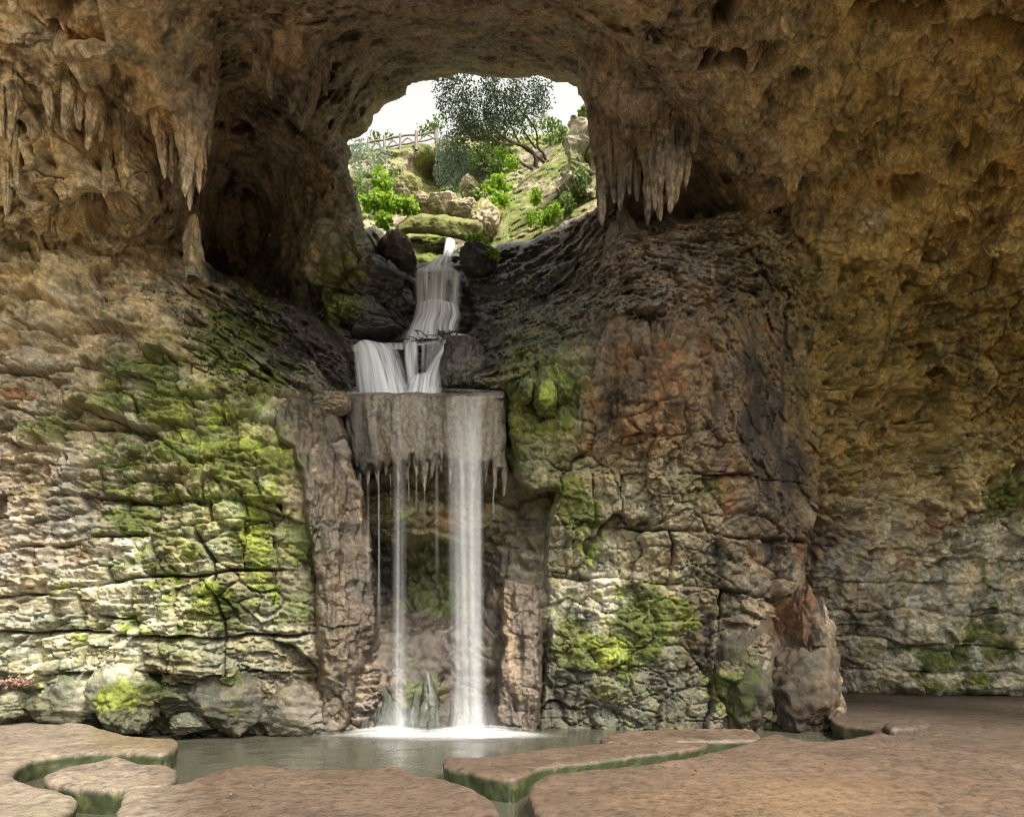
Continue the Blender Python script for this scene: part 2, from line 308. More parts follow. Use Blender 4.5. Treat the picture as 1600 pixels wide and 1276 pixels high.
def relief_layer(poly, ctrl, relief, step=2.0, hole=None, edge_w=14, edge_d=.9, wob=5, extra=None, hole_w=None, colorf=None, noedge=None, terrace=None):
    P_ = np.array(poly); x0, y0 = P_.min(0)-6; x1, y1 = P_.max(0)+6
    xs = np.arange(x0, x1, step, dtype=np.float32); ys = np.arange(y0, y1, step, dtype=np.float32)
    px, py = np.meshgrid(xs, ys)
    s = sdf(poly, px, py)
    hs_ = None
    if hole is not None:
        hs_ = -sdf(hole, px, py)
        s = np.minimum(s, hs_)
    W0 = pos(px, py, np.full(px.shape, 13, np.float32))
    s = s + wob*fbm(W0, (3, 3, 3), 4, .6, off=200)*1.6
    gy, gx = np.gradient(s, step)
    out = s < 0
    gl = np.sqrt(gx*gx+gy*gy)+1e-3
    mv = np.clip(-s, 0, 1.6*step)
    px2 = np.where(out, px+gx/gl*mv, px); py2 = np.where(out, py+gy/gl*mv, py)
    keep = s > -1.5*step
    D = tps(ctrl, px2, py2)
    if extra is not None: D = D + extra(px2, py2)
    Ps = pos(px2, py2, D)
    if terrace is not None:
        tm, q, am, sd_, th = terrace
        Pt = pos(px2, py2, np.full(px2.shape, 15., np.float32))
        ca, sa = math.cos(th), math.sin(th)
        A_ = np.stack([(Pt[..., 0]*ca+Pt[..., 2]*sa)*.40, (-Pt[..., 0]*sa+Pt[..., 2]*ca)*1.5, 0*D+sd_*.3], -1).astype(np.float32)
        Dn = D+am*fbm(A_, (1, 1, 1), 3, .5, off=sd_)+am*.45*fbm(A_, (2.6, 2.6, 2.6), 3, .5, off=sd_+3, ridge=True)
        k_ = Dn/q; f_ = k_-np.floor(k_)
        Dt = (np.floor(k_)+.22*f_+.78*sst(.62, 1.0, f_))*q
        mk_ = tm(px2, py2); D = D*(1-mk_)+Dt*mk_
        k_ = (Dn*1.3+.37)/(q*.36)+.6*fbm(A_, (2, 2, 2), 3, off=sd_+9); f_ = k_-np.floor(k_)
        D = D + mk_*(.20*q)*(-.5+sst(.55, 1.0, f_)-f_*.4)
    P0 = pos(px2, py2, D)
    du = np.gradient(Ps, axis=1); dv = np.gradient(Ps, axis=0)
    N = np.cross(du, dv); N /= np.linalg.norm(N, axis=-1, keepdims=True)+1e-9
    # toward the viewer
    flip = (N*(P0-np.array([0, 0, EYE], np.float32))).sum(-1) > 0
    N = np.where(flip[..., None], -N, N)
    h, bid = relief(px2, py2, Ps)
    ry = Ps-np.array([0, 0, EYE], np.float32); ry /= np.linalg.norm(ry, axis=-1, keepdims=True)
    gz = sst(.75, .40, np.abs((N*ry).sum(-1)))*.92            # on slopes that fall away steeply the relief pushes outwards, not along the slope's normal
    if terrace is not None: gz = np.maximum(gz, .9*terrace[0](px2, py2))
    N = N*(1-gz[..., None])-ry*gz[..., None]; N /= np.linalg.norm(N, axis=-1, keepdims=True)+1e-9
    # rounded silhouette
    ew = edge_w
    t = np.clip(np.maximum(s, 0)/ew, 0, 1)
    if noedge is not None: t = np.maximum(t, noedge(px2, py2))
    curl = edge_d*(1-np.sqrt(np.clip(1-(1-t)**2, 0, 1)))
    # fade normal displacement at the silhouette so the outline holds
    V = P0 + N*(h*np.clip(.25+t, 0, 1))[..., None]
    ray = (P0-np.array([0, 0, EYE], np.float32)); ray /= np.linalg.norm(ray, axis=-1, keepdims=True)
    V = V + ray*curl[..., None]
    H, Wd = px.shape
    idx = np.arange(H*Wd).reshape(H, Wd)
    k = keep[:-1, :-1] & keep[1:, :-1] & keep[:-1, 1:] & keep[1:, 1:] & ((s[:-1, :-1] > 0) | (s[1:, :-1] > 0) | (s[:-1, 1:] > 0) | (s[1:, 1:] > 0))
    Q = np.stack([idx[:-1, :-1][k], idx[1:, :-1][k], idx[1:, 1:][k], idx[:-1, 1:][k]], -1)
    bidf = bid[:-1, :-1][k]
    V = V.reshape(-1, 3)
    used = np.unique(Q)
    Vu = V[used]
    col = np.zeros((len(V), 3), np.float32); wet = np.zeros(len(V), np.float32)
    pxf, pyf = px2.ravel()[used], py2.ravel()[used]
    cf = colorf or stone_color
    MOSS.clear(); col[used] = cf(pxf, pyf, Vu)
    if 'm' in MOSS:
        Nf = N.reshape(-1, 3)[used]; mm = MOSS['m']
        MOSSP.append((None, Vu[mm > .35]+Nf[mm > .35]*.03, Nf[mm > .35], mm[mm > .35]))
        V[used] = Vu+Nf*(mm*(.03+.035*np.clip(fbm(Vu, (11, 11, 11), 3, .65, off=240), -.5, 1)))[:, None]
    wet[used] = np.clip(blobs(WET, pxf, pyf)*1.1 + .3*fbm(Vu, (2, 2, 2), 3, off=222)*(blobs(WET, pxf, pyf) > .05), 0, 1)
    return V, Q, bidf, {'Col': col, 'wet': wet}

def build_layer(name, stone_name, L, mat=M_ROCK, names=None):
    V, Q, b, A = L
    base = submesh(name, Q[b == 0], V, A, mat, None, recenter=False, kind='structure')
    if MOSSP: MOSSJOBS.append((base, MOSSP[-1]))
    MOSSP.clear()
    for k in np.unique(b):
        if k == 0: continue
        f = Q[b == k]
        if len(f) < 30:
            continue
        submesh(stone_name, f, V, A, mat, base)
    return base

def courses(px, py, P, xs, rows, joints, gw=4.0, warp=7, seed=1, depth=.22, spacing=(55, 130), proud=.10, rv=None, strong=None):
    """irregular laid courses: returns (height, id). rows: list of y-lists at xs. joints: dict row->list of (x_top, x_bottom)"""
    wx = px + warp*fbm(P, (1.6, 1.6, 1.6), 3, off=seed*5.1); wy = py + warp*.8*fbm(P, (1.2, 1.2, 2.), 3, off=seed*9.3)
    rs = random.Random(seed)
    Y = [np.interp(wx, xs, r).astype(np.float32) for r in rows]
    jv = {}; rv = rv or [rs.uniform(.35, 1) for _ in rows]
    bid = np.zeros(px.shape, np.int32); dist = np.full(px.shape, 99, np.float32); hh = np.zeros(px.shape, np.float32)
    nb = 1
    for r in range(len(rows)-1):
        inrow = (wy >= Y[r]) & (wy < Y[r+1])
        t = np.clip((wy-Y[r])/(Y[r+1]-Y[r]+1e-3), 0, 1)
        js = joints.get(r)
        if js is None:
            js = []; x = xs[0]+rs.uniform(10, 60)
            while x < xs[-1]-25:
                js.append((x, x+rs.uniform(-10, 14))); x += rs.uniform(*spacing)
        js = [(xs[0]-40, xs[0]-40)]+list(js)+[(xs[-1]+40, xs[-1]+40)]
        for a in js: jv[(r, a)] = rs.choice([.05, .3, .45, .9]) if strong is None or a not in strong else 1.0
        for a, b in zip(js[:-1], js[1:]):
            xa = a[0]+(a[1]-a[0])*t; xb = b[0]+(b[1]-b[0])*t
            m = inrow & (wx >= xa) & (wx < xb)
            if not m.any(): continue
            bid[m] = nb; nb += 1
            ja, jb = jv[(r, a)], jv[(r, b)]
            dv = np.minimum((wx-xa)+(1-ja)*gw, (xb-wx)+(1-jb)*gw)
            dh = np.minimum((wy-Y[r])+(1-rv[r])*gw, (Y[r+1]-wy)+(1-rv[r+1])*gw)*1.15
            dd = np.minimum(dv, dh)
            dist[m] = dd[m]
            cx, cy = (a[0]+b[0])/2, float(np.mean([rows[r][0], rows[r+1][0]]))
            off = rs.uniform(-.5, 1)*proud
            tx, ty = rs.uniform(-.0016, .0016), rs.uniform(-.0012, .003)
            hb = off+tx*(wx-cx)+ty*(wy-(Y[r]+Y[r+1])*.5)
            hh[m] = hb[m]
    g = np.clip(dist/gw, 0, 1)
    vis = sst(-.45, .15, fbm(P, (.9, .9, .9), 3, off=seed*3.3))*.8+.2
    round_ = 1-np.clip(dist/(gw*3.2), 0, 1)
    h = hh - depth*(1-g)**1.5*vis - .07*round_**2
    bid = np.where(dist > 90, 0, bid)
    return h, bid

def strata(P, freq, warp=.5, off=0., tilt=(0, 0)):
    z = P[..., 2]+tilt[0]*P[..., 0]+tilt[1]*P[..., 1]
    s = z*freq+warp*2*fbm(P, (.45, .45, .45), 4, .5, off=off)+.35*fbm(P, (2.2, 2.2, 2.2), 2, off=off+4)
    f = s-np.floor(s)
    return (np.clip(f, 0, 1)**.6)*(1-sst(.88, 1.0, f))-.5
def cracks(P, s, w=.05, off=0.):
    n = fbm(P, s, 3, .5, off=off)
    return -np.exp(-(n/w)**2)

RT = rng.random((64, 64, 6)).astype(np.float32)
def facet(P, sx, sz, warp=.5, off=0., tilt=.5):
    """broken rock: cells with their own offset and slope; returns (height, distance to the cell's edge)"""
    q = np.stack([P[..., 0]*sx, (P[..., 2]+.8*P[..., 1])*sz], -1)
    q = q + warp*np.stack([fbm(P, (.9, .9, .9), 3, .55, off=off+1), fbm(P, (.9, .9, .9), 3, .55, off=off+2)], -1)*1.6+off*1.37
    i = np.floor(q).astype(np.int32); f = (q-i).astype(np.float32)
    d1 = np.full(f.shape[:-1], 9, np.float32); d2 = d1.copy(); h = np.zeros_like(d1)
    for dx in (-1, 0, 1):
        for dy in (-1, 0, 1):
            r = RT[(i[..., 0]+dx) & 63, (i[..., 1]+dy) & 63]
            ex = dx+.1+.8*r[..., 0]-f[..., 0]; ey = dy+.1+.8*r[..., 1]-f[..., 1]
            d = ex*ex+ey*ey
            hh = (r[..., 2]-.5)-((r[..., 3]-.5)*ex*1.6+(r[..., 4]-.5)*ey*1.6)*2*tilt
            m = d < d1
            d2 = np.where(m, d1, np.minimum(d2, d)); h = np.where(m, hh, h); d1 = np.where(m, d, d1)
    return h, np.sqrt(d2)-np.sqrt(d1)
def broken(P, sx, sz, amp, warp=.5, off=0., crack=.6, tilt=.5):
    h, e = facet(P, sx, sz, warp, off, tilt)
    v = sst(-.3, .4, fbm(P, (.8, .8, .8), 2, off=off+8))
    return amp*(h - crack*(1-sst(0, .10, e))*(.25+.75*v))

# ------------------------------------------------------------------ rock relief functions
OPEN = [(545, 222), (572, 206), (580, 190), (584, 178), (605, 162), (634, 150), (638, 135), (662, 128), (690, 121), (720, 116), (760, 120), (800, 124), (850, 122), (884, 130), (900, 140), (910, 156), (914, 178),
        (922, 182), (926, 215), (930, 260), (934, 300), (944, 345), (950, 420), (880, 520), (880, 640), (540, 640), (535, 600), (530, 520), (532, 470), (548, 440), (585, 420), (592, 395), (575, 362), (565, 335), (556, 300), (548, 262)]

def rel_upper(px, py, P):
    big = .75*fbm(P, (.42, .42, .36), 4, .5, off=1)
    lum = .26*fbm(P, (1.3, 1.3, 1.0), 4, .55, off=7)
    lump = .30*np.abs(fbm(P, (1.0, 1.0, .7), 3, .5, off=77))-.10
    up = sst(430, 250, py)
    flute = afbm(P, (3.2, 3.2, .45), 3, .55, off=21)
    fl = .26*flute*sst(-.3, .5, fbm(P, (.5, .5, .5), 2, off=33)+.15)*up
    pocket = -.95*sst(.22, .60, fbm(P, (1.5, 1.5, 1.1), 3, .5, off=41))*(.4+.6*up)
    st = (.16+.16*sst(1200, 1300, px))*strata(P, 1.7, .9, 61)*sst(300, 460, py)*sst(.7, -.3, fbm(P, (.6, .6, .6), 2, off=63))
    fine = .075*fbm(P, (5, 5, 5.5), 4, .62, off=45)+.05*fbm(P, (9, 9, 14), 3, .6, off=46)
    ck = .10*cracks(P, (1.2, 1.2, 1.8), .035, 47)+.06*cracks(P, (2.6, 2.6, 4.5), .04, 48)
    arch = np.exp(-((px-740)/230)**4-((py-60)/110)**4)
    frag = broken(P, .6, .8, .34, .5, 3.1, .5)+broken(P, 1.8, 2.3, .12, .4, 5.7, .5)+broken(P, 5.0, 6.5, .035, .5, 8.7, .5)
    frag = frag*(1-.5*up)
    h = big*(1-.5*arch)+(lum+lump*.6+fl+pocket)*(1-.8*arch)+st+frag*(1-.6*arch)+fine+ck
    # laid courses on the right-hand far wall, low down
    xs = [1300, 1660]
    rows = [[860, 880], [905, 925], [950, 965], [1000, 1010], [1050, 1052], [1100, 1100]]
    hb, bid = courses(px, py, P, xs, rows, {}, gw=3.2, warp=12, seed=5, depth=.16, spacing=(60, 120), proud=.10)
    m = sst(1290, 1330, px)*sst(850, 890, py)
    h = h*(1-.45*m)+hb*m
    bid = np.where((px > 1310) & (py > 874+8*np.sin(px*.03)) & (bid > 0), bid, 0)
    # ceiling split off (structure of its own)
    return h.astype(np.float32), bid

def rel_left(px, py, P):
    big = .22*fbm(P, (.5, .5, .5), 4, .5, off=301)
    lum = .07*fbm(P, (1.4, 1.4, 1.8), 4, .55, off=303)
    msk = sst(.5, -.4, fbm(P, (.8, .8, .8), 2, off=304))
    st = .13*strata(P, 2.6, .45, 305, (.06, 0))*msk
    st2 = .07*strata(P, 6.0, .6, 307, (-.1, 0))*(1-.6*msk)
    fine = .034*fbm(P, (5, 5, 8), 4, .62, off=309)+.02*fbm(P, (16, 16, 24), 2, .6, off=310)
    ck = .07*cracks(P, (1.4, 1.4, 2.6), .035, 311)+.05*cracks(P, (3, 3, 6), .04, 312)
    # the wet shoulder sloping down to the fall: sharp torn terraces
    sh = np.clip(sst(-20, 25, (py-(330+(px-270)*.05))*0+(px-230)*.5-(py-500)*.5), 0, 1)*sst(650, 560, py)*sst(260, 340, px)
    ter = .16*strata(P, 1.5, 1.3, 321, (.75, -.3))+.12*strata(P, 3.9, 1.3, 322, (.7, -.2))+.12*fbm(P, (1.2, 1.2, 1.2), 5, .65, off=323, ridge=True)+broken(P, 2.2, 3.2, .16, .8, 11.)
    # brown flowstone drape beside the fall
    dr = sst(415, 470, px)*sst(610, 650, py)*sst(1010, 930, py)
    drape = .30*afbm(P, (2.2, 2.2, .42), 3, .6, off=331)+.12*fbm(P, (1.6, 1.6, 1.6), 3, .5, off=332, ridge=True)+.05*fbm(P, (8, 8, 8), 3, .6, off=333)
    xs = [-60, 0, 160, 340, 540, 600]
    rows = [[480, 478, 470, 500, 520, 520], [530, 528, 520, 560, 570, 570], [578, 575, 575, 575, 590, 590], [630, 628, 625, 622, 620, 620], [672, 668, 664, 660, 665, 665], [728, 725, 722, 722, 700, 700], [780, 778, 772, 776, 790, 790],
            [868, 865, 838, 811, 811, 811], [936, 936, 907, 895, 884, 880], [980, 982, 990, 999, 985, 985], [1052, 1050, 1050, 1050, 1051, 1051]]
    J = {2: [(60, 70), (120, 118), (200, 205), (300, 296), (380, 390)], 3: [(45, 30), (110, 118), (215, 220), (258, 260), (300, 300), (352, 350)], 4: [(20, 24), (90, 96), (150, 140), (218, 222), (264, 264), (305, 310), (372, 380)],
         5: [(30, 34), (75, 80), (140, 150), (225, 230), (318, 310), (400, 405)], 6: [(20, 30), (80, 78), (182, 178), (240, 236), (318, 330), (380, 386), (430, 450)],
         7: [(60, 60), (164, 163), (232, 262), (301, 335), (380, 385), (430, 436)], 8: [(62, 60), (120, 116), (200, 204), (270, 282), (336, 350), (432, 428), (480, 486)],
         9: [(30, 28), (70, 62), (125, 130), (188, 190), (245, 275), (352, 359), (420, 440), (500, 510)]}
    hb, bid = courses(px, py, P, xs, rows, J, gw=4.2, warp=11, seed=2, depth=.42, proud=.17, rv=[.3, .35, .9, .5, .6, .45, .4, .9, 1, 1, 1], strong=[(301, 335), (164, 163), (336, 350), (352, 359), (318, 330)])
    m = (1-sh)*(1-dr)*sst(520, 590, py+.0*px)*sst(1060, 1046, py)
    m2 = m*(.55+.45*sst(500, 400, px))
    frag = broken(P, .62, 1.15, .36, .35, 13.3, .5)+broken(P, 1.7, 3.3, .13, .30, 15.1, .5)+broken(P, 4.6, 8.5, .035, .3, 16.9, .5)
    h = (big+lum+st+st2+frag+fine+ck)*(1-.75*sh)*(1-.6*dr)+ter*sh+drape*dr+hb*m2
    bid = np.where((m > .55) & (px > -64), bid, 0)
    h = np.where(py > 1050, h-.10*sst(1050, 1070, py), h)
    return h.astype(np.float32), bid

def rel_right(px, py, P):
    big = .30*fbm(P, (.45, .45, .4), 4, .5, off=401)
    lum = .14*fbm(P, (1.3, 1.3, 1.1), 4, .55, off=403)
    drip = .16*afbm(P, (2.4, 2.4, .6), 3, .55, off=404)*sst(480, 520, py)*sst(780, 700, py)
    fine = .05*fbm(P, (5, 5, 6), 4, .65, off=409)+.025*fbm(P, (16, 16, 20), 2, .6, off=410)
    ck = .09*cracks(P, (1.3, 1.3, 1.9), .035, 411)+.05*cracks(P, (3, 3, 4), .04, 412)
    # left shoulder above the fall: wet torn ridges; ledge top: flowstone rims
    sl = np.clip(sst(-30, 60, (930-px)*.75+(560-py)*.55-110), 0, 1)
    top = sst(520, 440, py)
    ridge = .16*strata(P, 1.4, 1.3, 421, (-.55, -.25))+.12*strata(P, 3.7, 1.3, 422, (-.45, -.2))+.12*fbm(P, (1.4, 1.4, 1.4), 5, .65, off=423, ridge=True)+broken(P, 2.2, 3., .14, .8, 28.)
    ledge = .24*strata(P, 2.6, .8, 431, (.05, .1))+.10*strata(P, 7, .8, 432)+.14*fbm(P, (1.8, 1.8, 1.4), 4, .6, off=433)
    a = np.maximum(sl, 0); t = top*(1-a)
    xs = [840, 1000, 1140, 1320]
    rows = [[735, 736, 742, 760], [820, 826, 836, 850], [900, 908, 922, 935], [1010, 1000, 930, 940], [1120, 1110, 1110, 1110]]
    rows = [[735, 736, 742, 760], [820, 826, 836, 850], [902, 908, 922, 935], [1160, 1160, 1160, 1160]]
    J = {0: [(925, 930), (975, 972), (1030, 1040), (1100, 1105), (1180, 1186)], 1: [(880, 884), (895, 895), (960, 965), (1045, 1042), (1120, 1118), (1172, 1180), (1230, 1240)], 2: [(1128, 1105), (1232, 1228)]}
    hb, bid = courses(px, py, P, xs, rows, J, gw=4.2, warp=11, seed=9, depth=.36, proud=.15, rv=[.7, .9, .8, 0.1], strong=[(1128, 1105), (1232, 1228)])
    m = sst(730, 745, py)*sst(1320, 1290, px)*sst(852, 862, px)
    frag = broken(P, .7, .9, .26, .4, 23.3, .5)+broken(P, 1.9, 2.3, .13, .35, 25.1, .5)+broken(P, 5, 6.5, .035, .4, 26.9, .5)
    h = (big+lum+drip+frag+fine+ck)*(1-.6*a)*(1-.35*t)+ridge*a+ledge*t+hb*m
    bid = np.where((m > .5), bid, 0)
    return h.astype(np.float32), bid

def rel_back(px, py, P):
    h = .35*fbm(P, (.8, .8, .8), 4, .55, off=501)+.18*strata(P, 1.8, .8, 502)+.10*fbm(P, (3, 3, 3), 4, .6, off=503)+.12*cracks(P, (1.2, 1.2, 1.6), .05, 504)
    return h.astype(np.float32), np.zeros(px.shape, np.int32)
def rel_gully(px, py, P):
    h = .28*fbm(P, (.9, .9, .9), 5, .6, off=511, ridge=True)+.22*strata(P, 2.0, 1.2, 512, (.3, .3))+.08*fbm(P, (4, 4, 4), 4, .6, off=513)
    return h.astype(np.float32), np.zeros(px.shape, np.int32)

# ------------------------------------------------------------------ grotto walls
upper_ctrl = [(-60, -60, 9.7), (-60, 200, 11.4), (-60, 420, 13.0), (-60, 560, 15.5), (150, -60, 9.9), (150, 200, 11.9), (160, 400, 13.4), (160, 560, 16), (300, -60, 10.1), (290, 150, 12.2), (270, 330, 13.4), (300, 560, 18),
 (345, 180, 15.3), (385, 260, 17.6), (380, 350, 20.0), (400, 420, 19.0), (420, 60, 12), (480, 160, 13.8), (480, 300, 15.8), (470, 400, 16.3), (470, 480, 17), (540, 200, 16.4), (545, 350, 16.4), (590, 380, 17), (540, 460, 17),
 (560, 0, 11.2), (560, 110, 14.6), (640, 130, 16.5), (720, -60, 10), (720, 50, 12.7), (720, 110, 16.2), (900, 130, 16), (900, -60, 10), (920, 60, 12.6), (920, 300, 16), (1000, -60, 9.6), (1000, 100, 12.6), (1000, 260, 15.6), (1080, 330, 18.5), (1040, 345, 17.5),
 (1140, 300, 15.6), (1200, -60, 10.3), (1200, 160, 13.3), (1200, 330, 15.8), (1400, -60, 10.3), (1400, 200, 13.9), (1400, 400, 15.8), (1660, -60, 10), (1660, 200, 12.9), (1660, 400, 15),
 (1180, 600, 17.3), (1250, 600, 16.6), (1260, 800, 17.4), (1310, 950, 18.8), (1310, 1100, 19.9), (1450, 600, 17.3), (1450, 880, 18.8), (1450, 1100, 19.4), (1660, 600, 16.3), (1660, 880, 18.3), (1660, 1100, 19.2), (1000, 600, 18), (1000, 800, 20), (1000, 1100, 21)]
up_poly = [(-80, -70), (1680, -70), (1680, 1092), (1200, 1095), (1150, 420), (600, 660), (500, 600), (200, 560), (-80, 560)]
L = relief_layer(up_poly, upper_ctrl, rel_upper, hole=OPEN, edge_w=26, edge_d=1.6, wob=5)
V_, Q_, b_, A_ = L
b_ = np.where(b_ > 0, b_+10, 0)
# ceiling = everything above the springing line
cpy = (HY-(V_[Q_[:, 0], 2]-EYE)/V_[Q_[:, 0], 1]*F)
cpx = V_[Q_[:, 0], 0]/V_[Q_[:, 0], 1]*F+HX
isroof = cpy < 230+25*np.sin(cpx*.021)
ceil_f = Q_[isroof & (b_ == 0)]
ceiling = submesh('cave_ceiling', ceil_f, V_, A_, M_ROCK, None, recenter=False, kind='structure')
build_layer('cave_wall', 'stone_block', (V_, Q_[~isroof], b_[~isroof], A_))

left_ctrl = [(-60, 380, 13.3), (-60, 560, 12.9), (-60, 800, 12.7), (-60, 1130, 13.1), (60, 400, 13.3), (150, 420, 13.6), (150, 560, 12.9), (150, 760, 12.6), (150, 920, 12.6), (150, 1060, 12.8), (150, 1150, 13.2),
 (280, 380, 15.0), (330, 430, 15.2), (400, 470, 15.6), (470, 500, 15.8), (530, 550, 15.6), (545, 600, 15.0), (420, 560, 14.0), (350, 540, 13.3), (300, 480, 13.6), (300, 620, 12.9), (450, 620, 13.5), (350, 760, 12.75), (350, 920, 12.75), (350, 1140, 13.35),
 (450, 700, 13.2), (450, 850, 13.15), (450, 1140, 13.6), (530, 680, 13.8), (540, 800, 13.8), (575, 900, 14.6), (540, 1000, 14.0), (560, 1150, 14.15)]
left_poly = [(-80, 395), (40, 388), (150, 380), (240, 372), (285, 372), (305, 392), (345, 425), (380, 435), (405, 452), (450, 468), (500, 495), (532, 528), (548, 562), (553, 600), (548, 618), (543, 660), (548, 720), (565, 790), (580, 850), (586, 950), (600, 1010), (596, 1060), (590, 1170), (-80, 1170)]
L = relief_layer(left_poly, left_ctrl, rel_left, terrace=(lambda x, y: sst(250, 310, x)*sst(-10, 30, (x-250)*.9-(y-600)*1.0+0*x-60)*sst(640, 590, y), .60, .8, 41., -.62), edge_w=16, edge_d=1.1, wob=5, noedge=lambda x, y: np.maximum(sst(300, 200, x)*1.0, sst(1130, 1150, y)))
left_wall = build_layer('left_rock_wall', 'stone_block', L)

right_ctrl = [(850, 1150, 14.3), (1000, 1140, 14.15), (1120, 1140, 14.1), (1290, 1150, 14.3), (870, 950, 14.3), (1000, 950, 14.1), (1100, 950, 14.2), (1240, 950, 14.2), (1300, 1000, 14.9), (870, 780, 14.1), (1000, 780, 14.1), (1180, 780, 14.5), (1280, 850, 15.6),
 (800, 650, 14.0), (870, 640, 13.9), (980, 640, 13.3), (1090, 640, 13.3), (1160, 600, 14.2), (1230, 650, 16.0), (1290, 650, 17.4), (1000, 490, 13.7), (1110, 480, 13.9), (1200, 500, 15.2), (960, 400, 14.5), (1080, 400, 14.7), (1160, 360, 15.4), (1230, 350, 15.9), (1050, 345, 16.2), (960, 335, 15.9),
 (700, 560, 15.1), (740, 600, 14.6), (790, 600, 14.3), (800, 540, 15.0), (860, 550, 14.5), (740, 500, 16.4), (740, 430, 18.2), (820, 380, 18.8), (830, 460, 16.8), (900, 360, 18.2), (900, 440, 15.8)]
right_poly = [(694, 606), (690, 575), (694, 548), (712, 536), (728, 525), (745, 500), (735, 470), (722, 452), (716, 425), (720, 400), (740, 388), (780, 382), (830, 374), (880, 350), (925, 330), (955, 318), (975, 322), (1000, 335), (1040, 338), (1085, 342), (1130, 335), (1165, 312), (1200, 310), (1240, 340), (1262, 390), (1290, 440),
 (1290, 480), (1290, 560), (1290, 640), (1280, 720), (1275, 800), (1262, 860), (1256, 925), (1282, 938), (1290, 985), (1302, 1060), (1318, 1100), (1316, 1165), (830, 1165), (845, 1060), (852, 1000), (848, 900), (850, 830), (868, 768), (830, 775), (805, 745), (800, 700), (790, 650), (786, 612), (740, 612)]
L = relief_layer(right_poly, right_ctrl, rel_right, terrace=(lambda x, y: np.maximum(sst(-40, 30, (900-x)*.8+(560-y)*.6-40), sst(520, 470, y)*sst(1290, 1230, x))*sst(620, 590, y), .55, .8, 47., .45), edge_w=13, edge_d=1.0, wob=4, noedge=lambda x, y: np.maximum(sst(1130, 1150, y), sst(1200, 1235, x)*sst(860, 800, y)*sst(380, 420, y)))
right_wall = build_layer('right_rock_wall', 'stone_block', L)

alcove_ctrl = [(540, 610, 15.2), (700, 610, 15.5), (870, 610, 15.4), (560, 760, 15.6), (660, 770, 15.2), (740, 770, 15.3), (850, 760, 15.2), (620, 840, 15.3), (700, 840, 15.4), (610, 870, 16.9), (700, 900, 16.6), (740, 880, 16.6), (590, 940, 16.8), (680, 960, 16.3), (640, 990, 15.2), (720, 1000, 15.1), (700, 1060, 14.8),
  (560, 1000, 14.9), (600, 1150, 14.5), (700, 1150, 14.4), (850, 1160, 14.5), (800, 1000, 14.8), (790, 900, 15.2), (850, 900, 15.0), (800, 820, 15.5)]
L = relief_layer([(530, 600), (890, 600), (890, 1170), (530, 1170)], alcove_ctrl, rel_back, edge_w=2, edge_d=.1, wob=0)
build_layer('alcove_rock', 'stone_block', L)

gully_ctrl = [(520, 640, 15.4), (560, 600, 15.5), (700, 610, 15.5), (560, 548, 15.9), (640, 600, 15.6), (700, 545, 16.0), (560, 530, 16.6), (640, 525, 17.3), (710, 520, 17.4), (600, 480, 17.0), (680, 500, 17.7), (680, 430, 18.3), (720, 440, 18.3), (600, 430, 17.2), (570, 370, 17.4), (620, 370, 20), (600, 395, 18.4), (640, 400, 19.2), (680, 400, 19.6), (700, 375, 20.5), (740, 390, 19.5), (760, 440, 18.4), (760, 600, 15.8), (640, 450, 17.7), (540, 420, 17.4)]
gully_poly = [(500, 650), (505, 400), (560, 360), (585, 352), (612, 372), (640, 395), (655, 412), (675, 410), (690, 398), (715, 388), (760, 380), (790, 400), (790, 650)]
gully_ctrl = [(a, b, c+.45) for a, b, c in gully_ctrl]
L = relief_layer(gully_poly, gully_ctrl, rel_gully, terrace=(lambda x, y: 1.0+0*x, .55, .4, 53., -.3), edge_w=14, edge_d=.8, wob=5)
build_layer('gully_rock', 'stone_block', L)

# ------------------------------------------------------------------ hill over the grotto (unseen roof and flanks added to block sky leaks)
def added_hill_cover():
    xs = np.linspace(-24, 24, 61); ys = np.linspace(7.5, 15.9, 24)
    X, Y = np.meshgrid(xs, ys); P = np.stack([X, Y, 0*X], -1).astype(np.float32)
    Z = 12.4+(Y-7.5)*.45+.5*fbm(P, (.4, .4, .4), 3, off=600)
    V = np.stack([X, Y, Z], -1).reshape(-1, 3); H, W = X.shape
    idx = np.arange(H*W).reshape(H, W)
    Q = np.stack([idx[:-1, :-1], idx[1:, :-1], idx[1:, 1:], idx[:-1, 1:]], -1).reshape(-1, 4)
    # added flanks either side of the light shaft and at the far sides
    def wall(a, b, z0=-1.5, n=14):
        nonlocal V, Q
        t = np.linspace(0, 1, n); z = np.linspace(z0, 17.5, n)
        T, Zz = np.meshgrid(t, z); Xx = a[0]+(b[0]-a[0])*T; Yy = a[1]+(b[1]-a[1])*T
        k = len(V); V = np.concatenate([V, np.stack([Xx, Yy, Zz], -1).reshape(-1, 3)])
        i = np.arange(n*n).reshape(n, n)+k
        Q = np.concatenate([Q, np.stack([i[:-1, :-1], i[1:, :-1], i[1:, 1:], i[:-1, 1:]], -1).reshape(-1, 4)])
    wall((-17, 8), (-17, 19)); wall((-17, 19), (-5.2, 20.5)); wall((-5.2, 20.5), (-5.2, 17)); 
    wall((22, 8), (22, 22)); wall((22, 22), (6.5, 22.5)); wall((6.5, 22.5), (6.5, 17))
    P = V.astype(np.float32)
    col = np.clip(np.array([.13, .11, .07])*(1+.5*fbm(P, (1, 1, 1), 4)[:, None]), .01, .6)
    mk('added_hill_cover', V, Q, M_ROCK, None, {'Col': col.astype(np.float32), 'wet': np.zeros(len(V))}, kind='structure')
added_hill_cover()
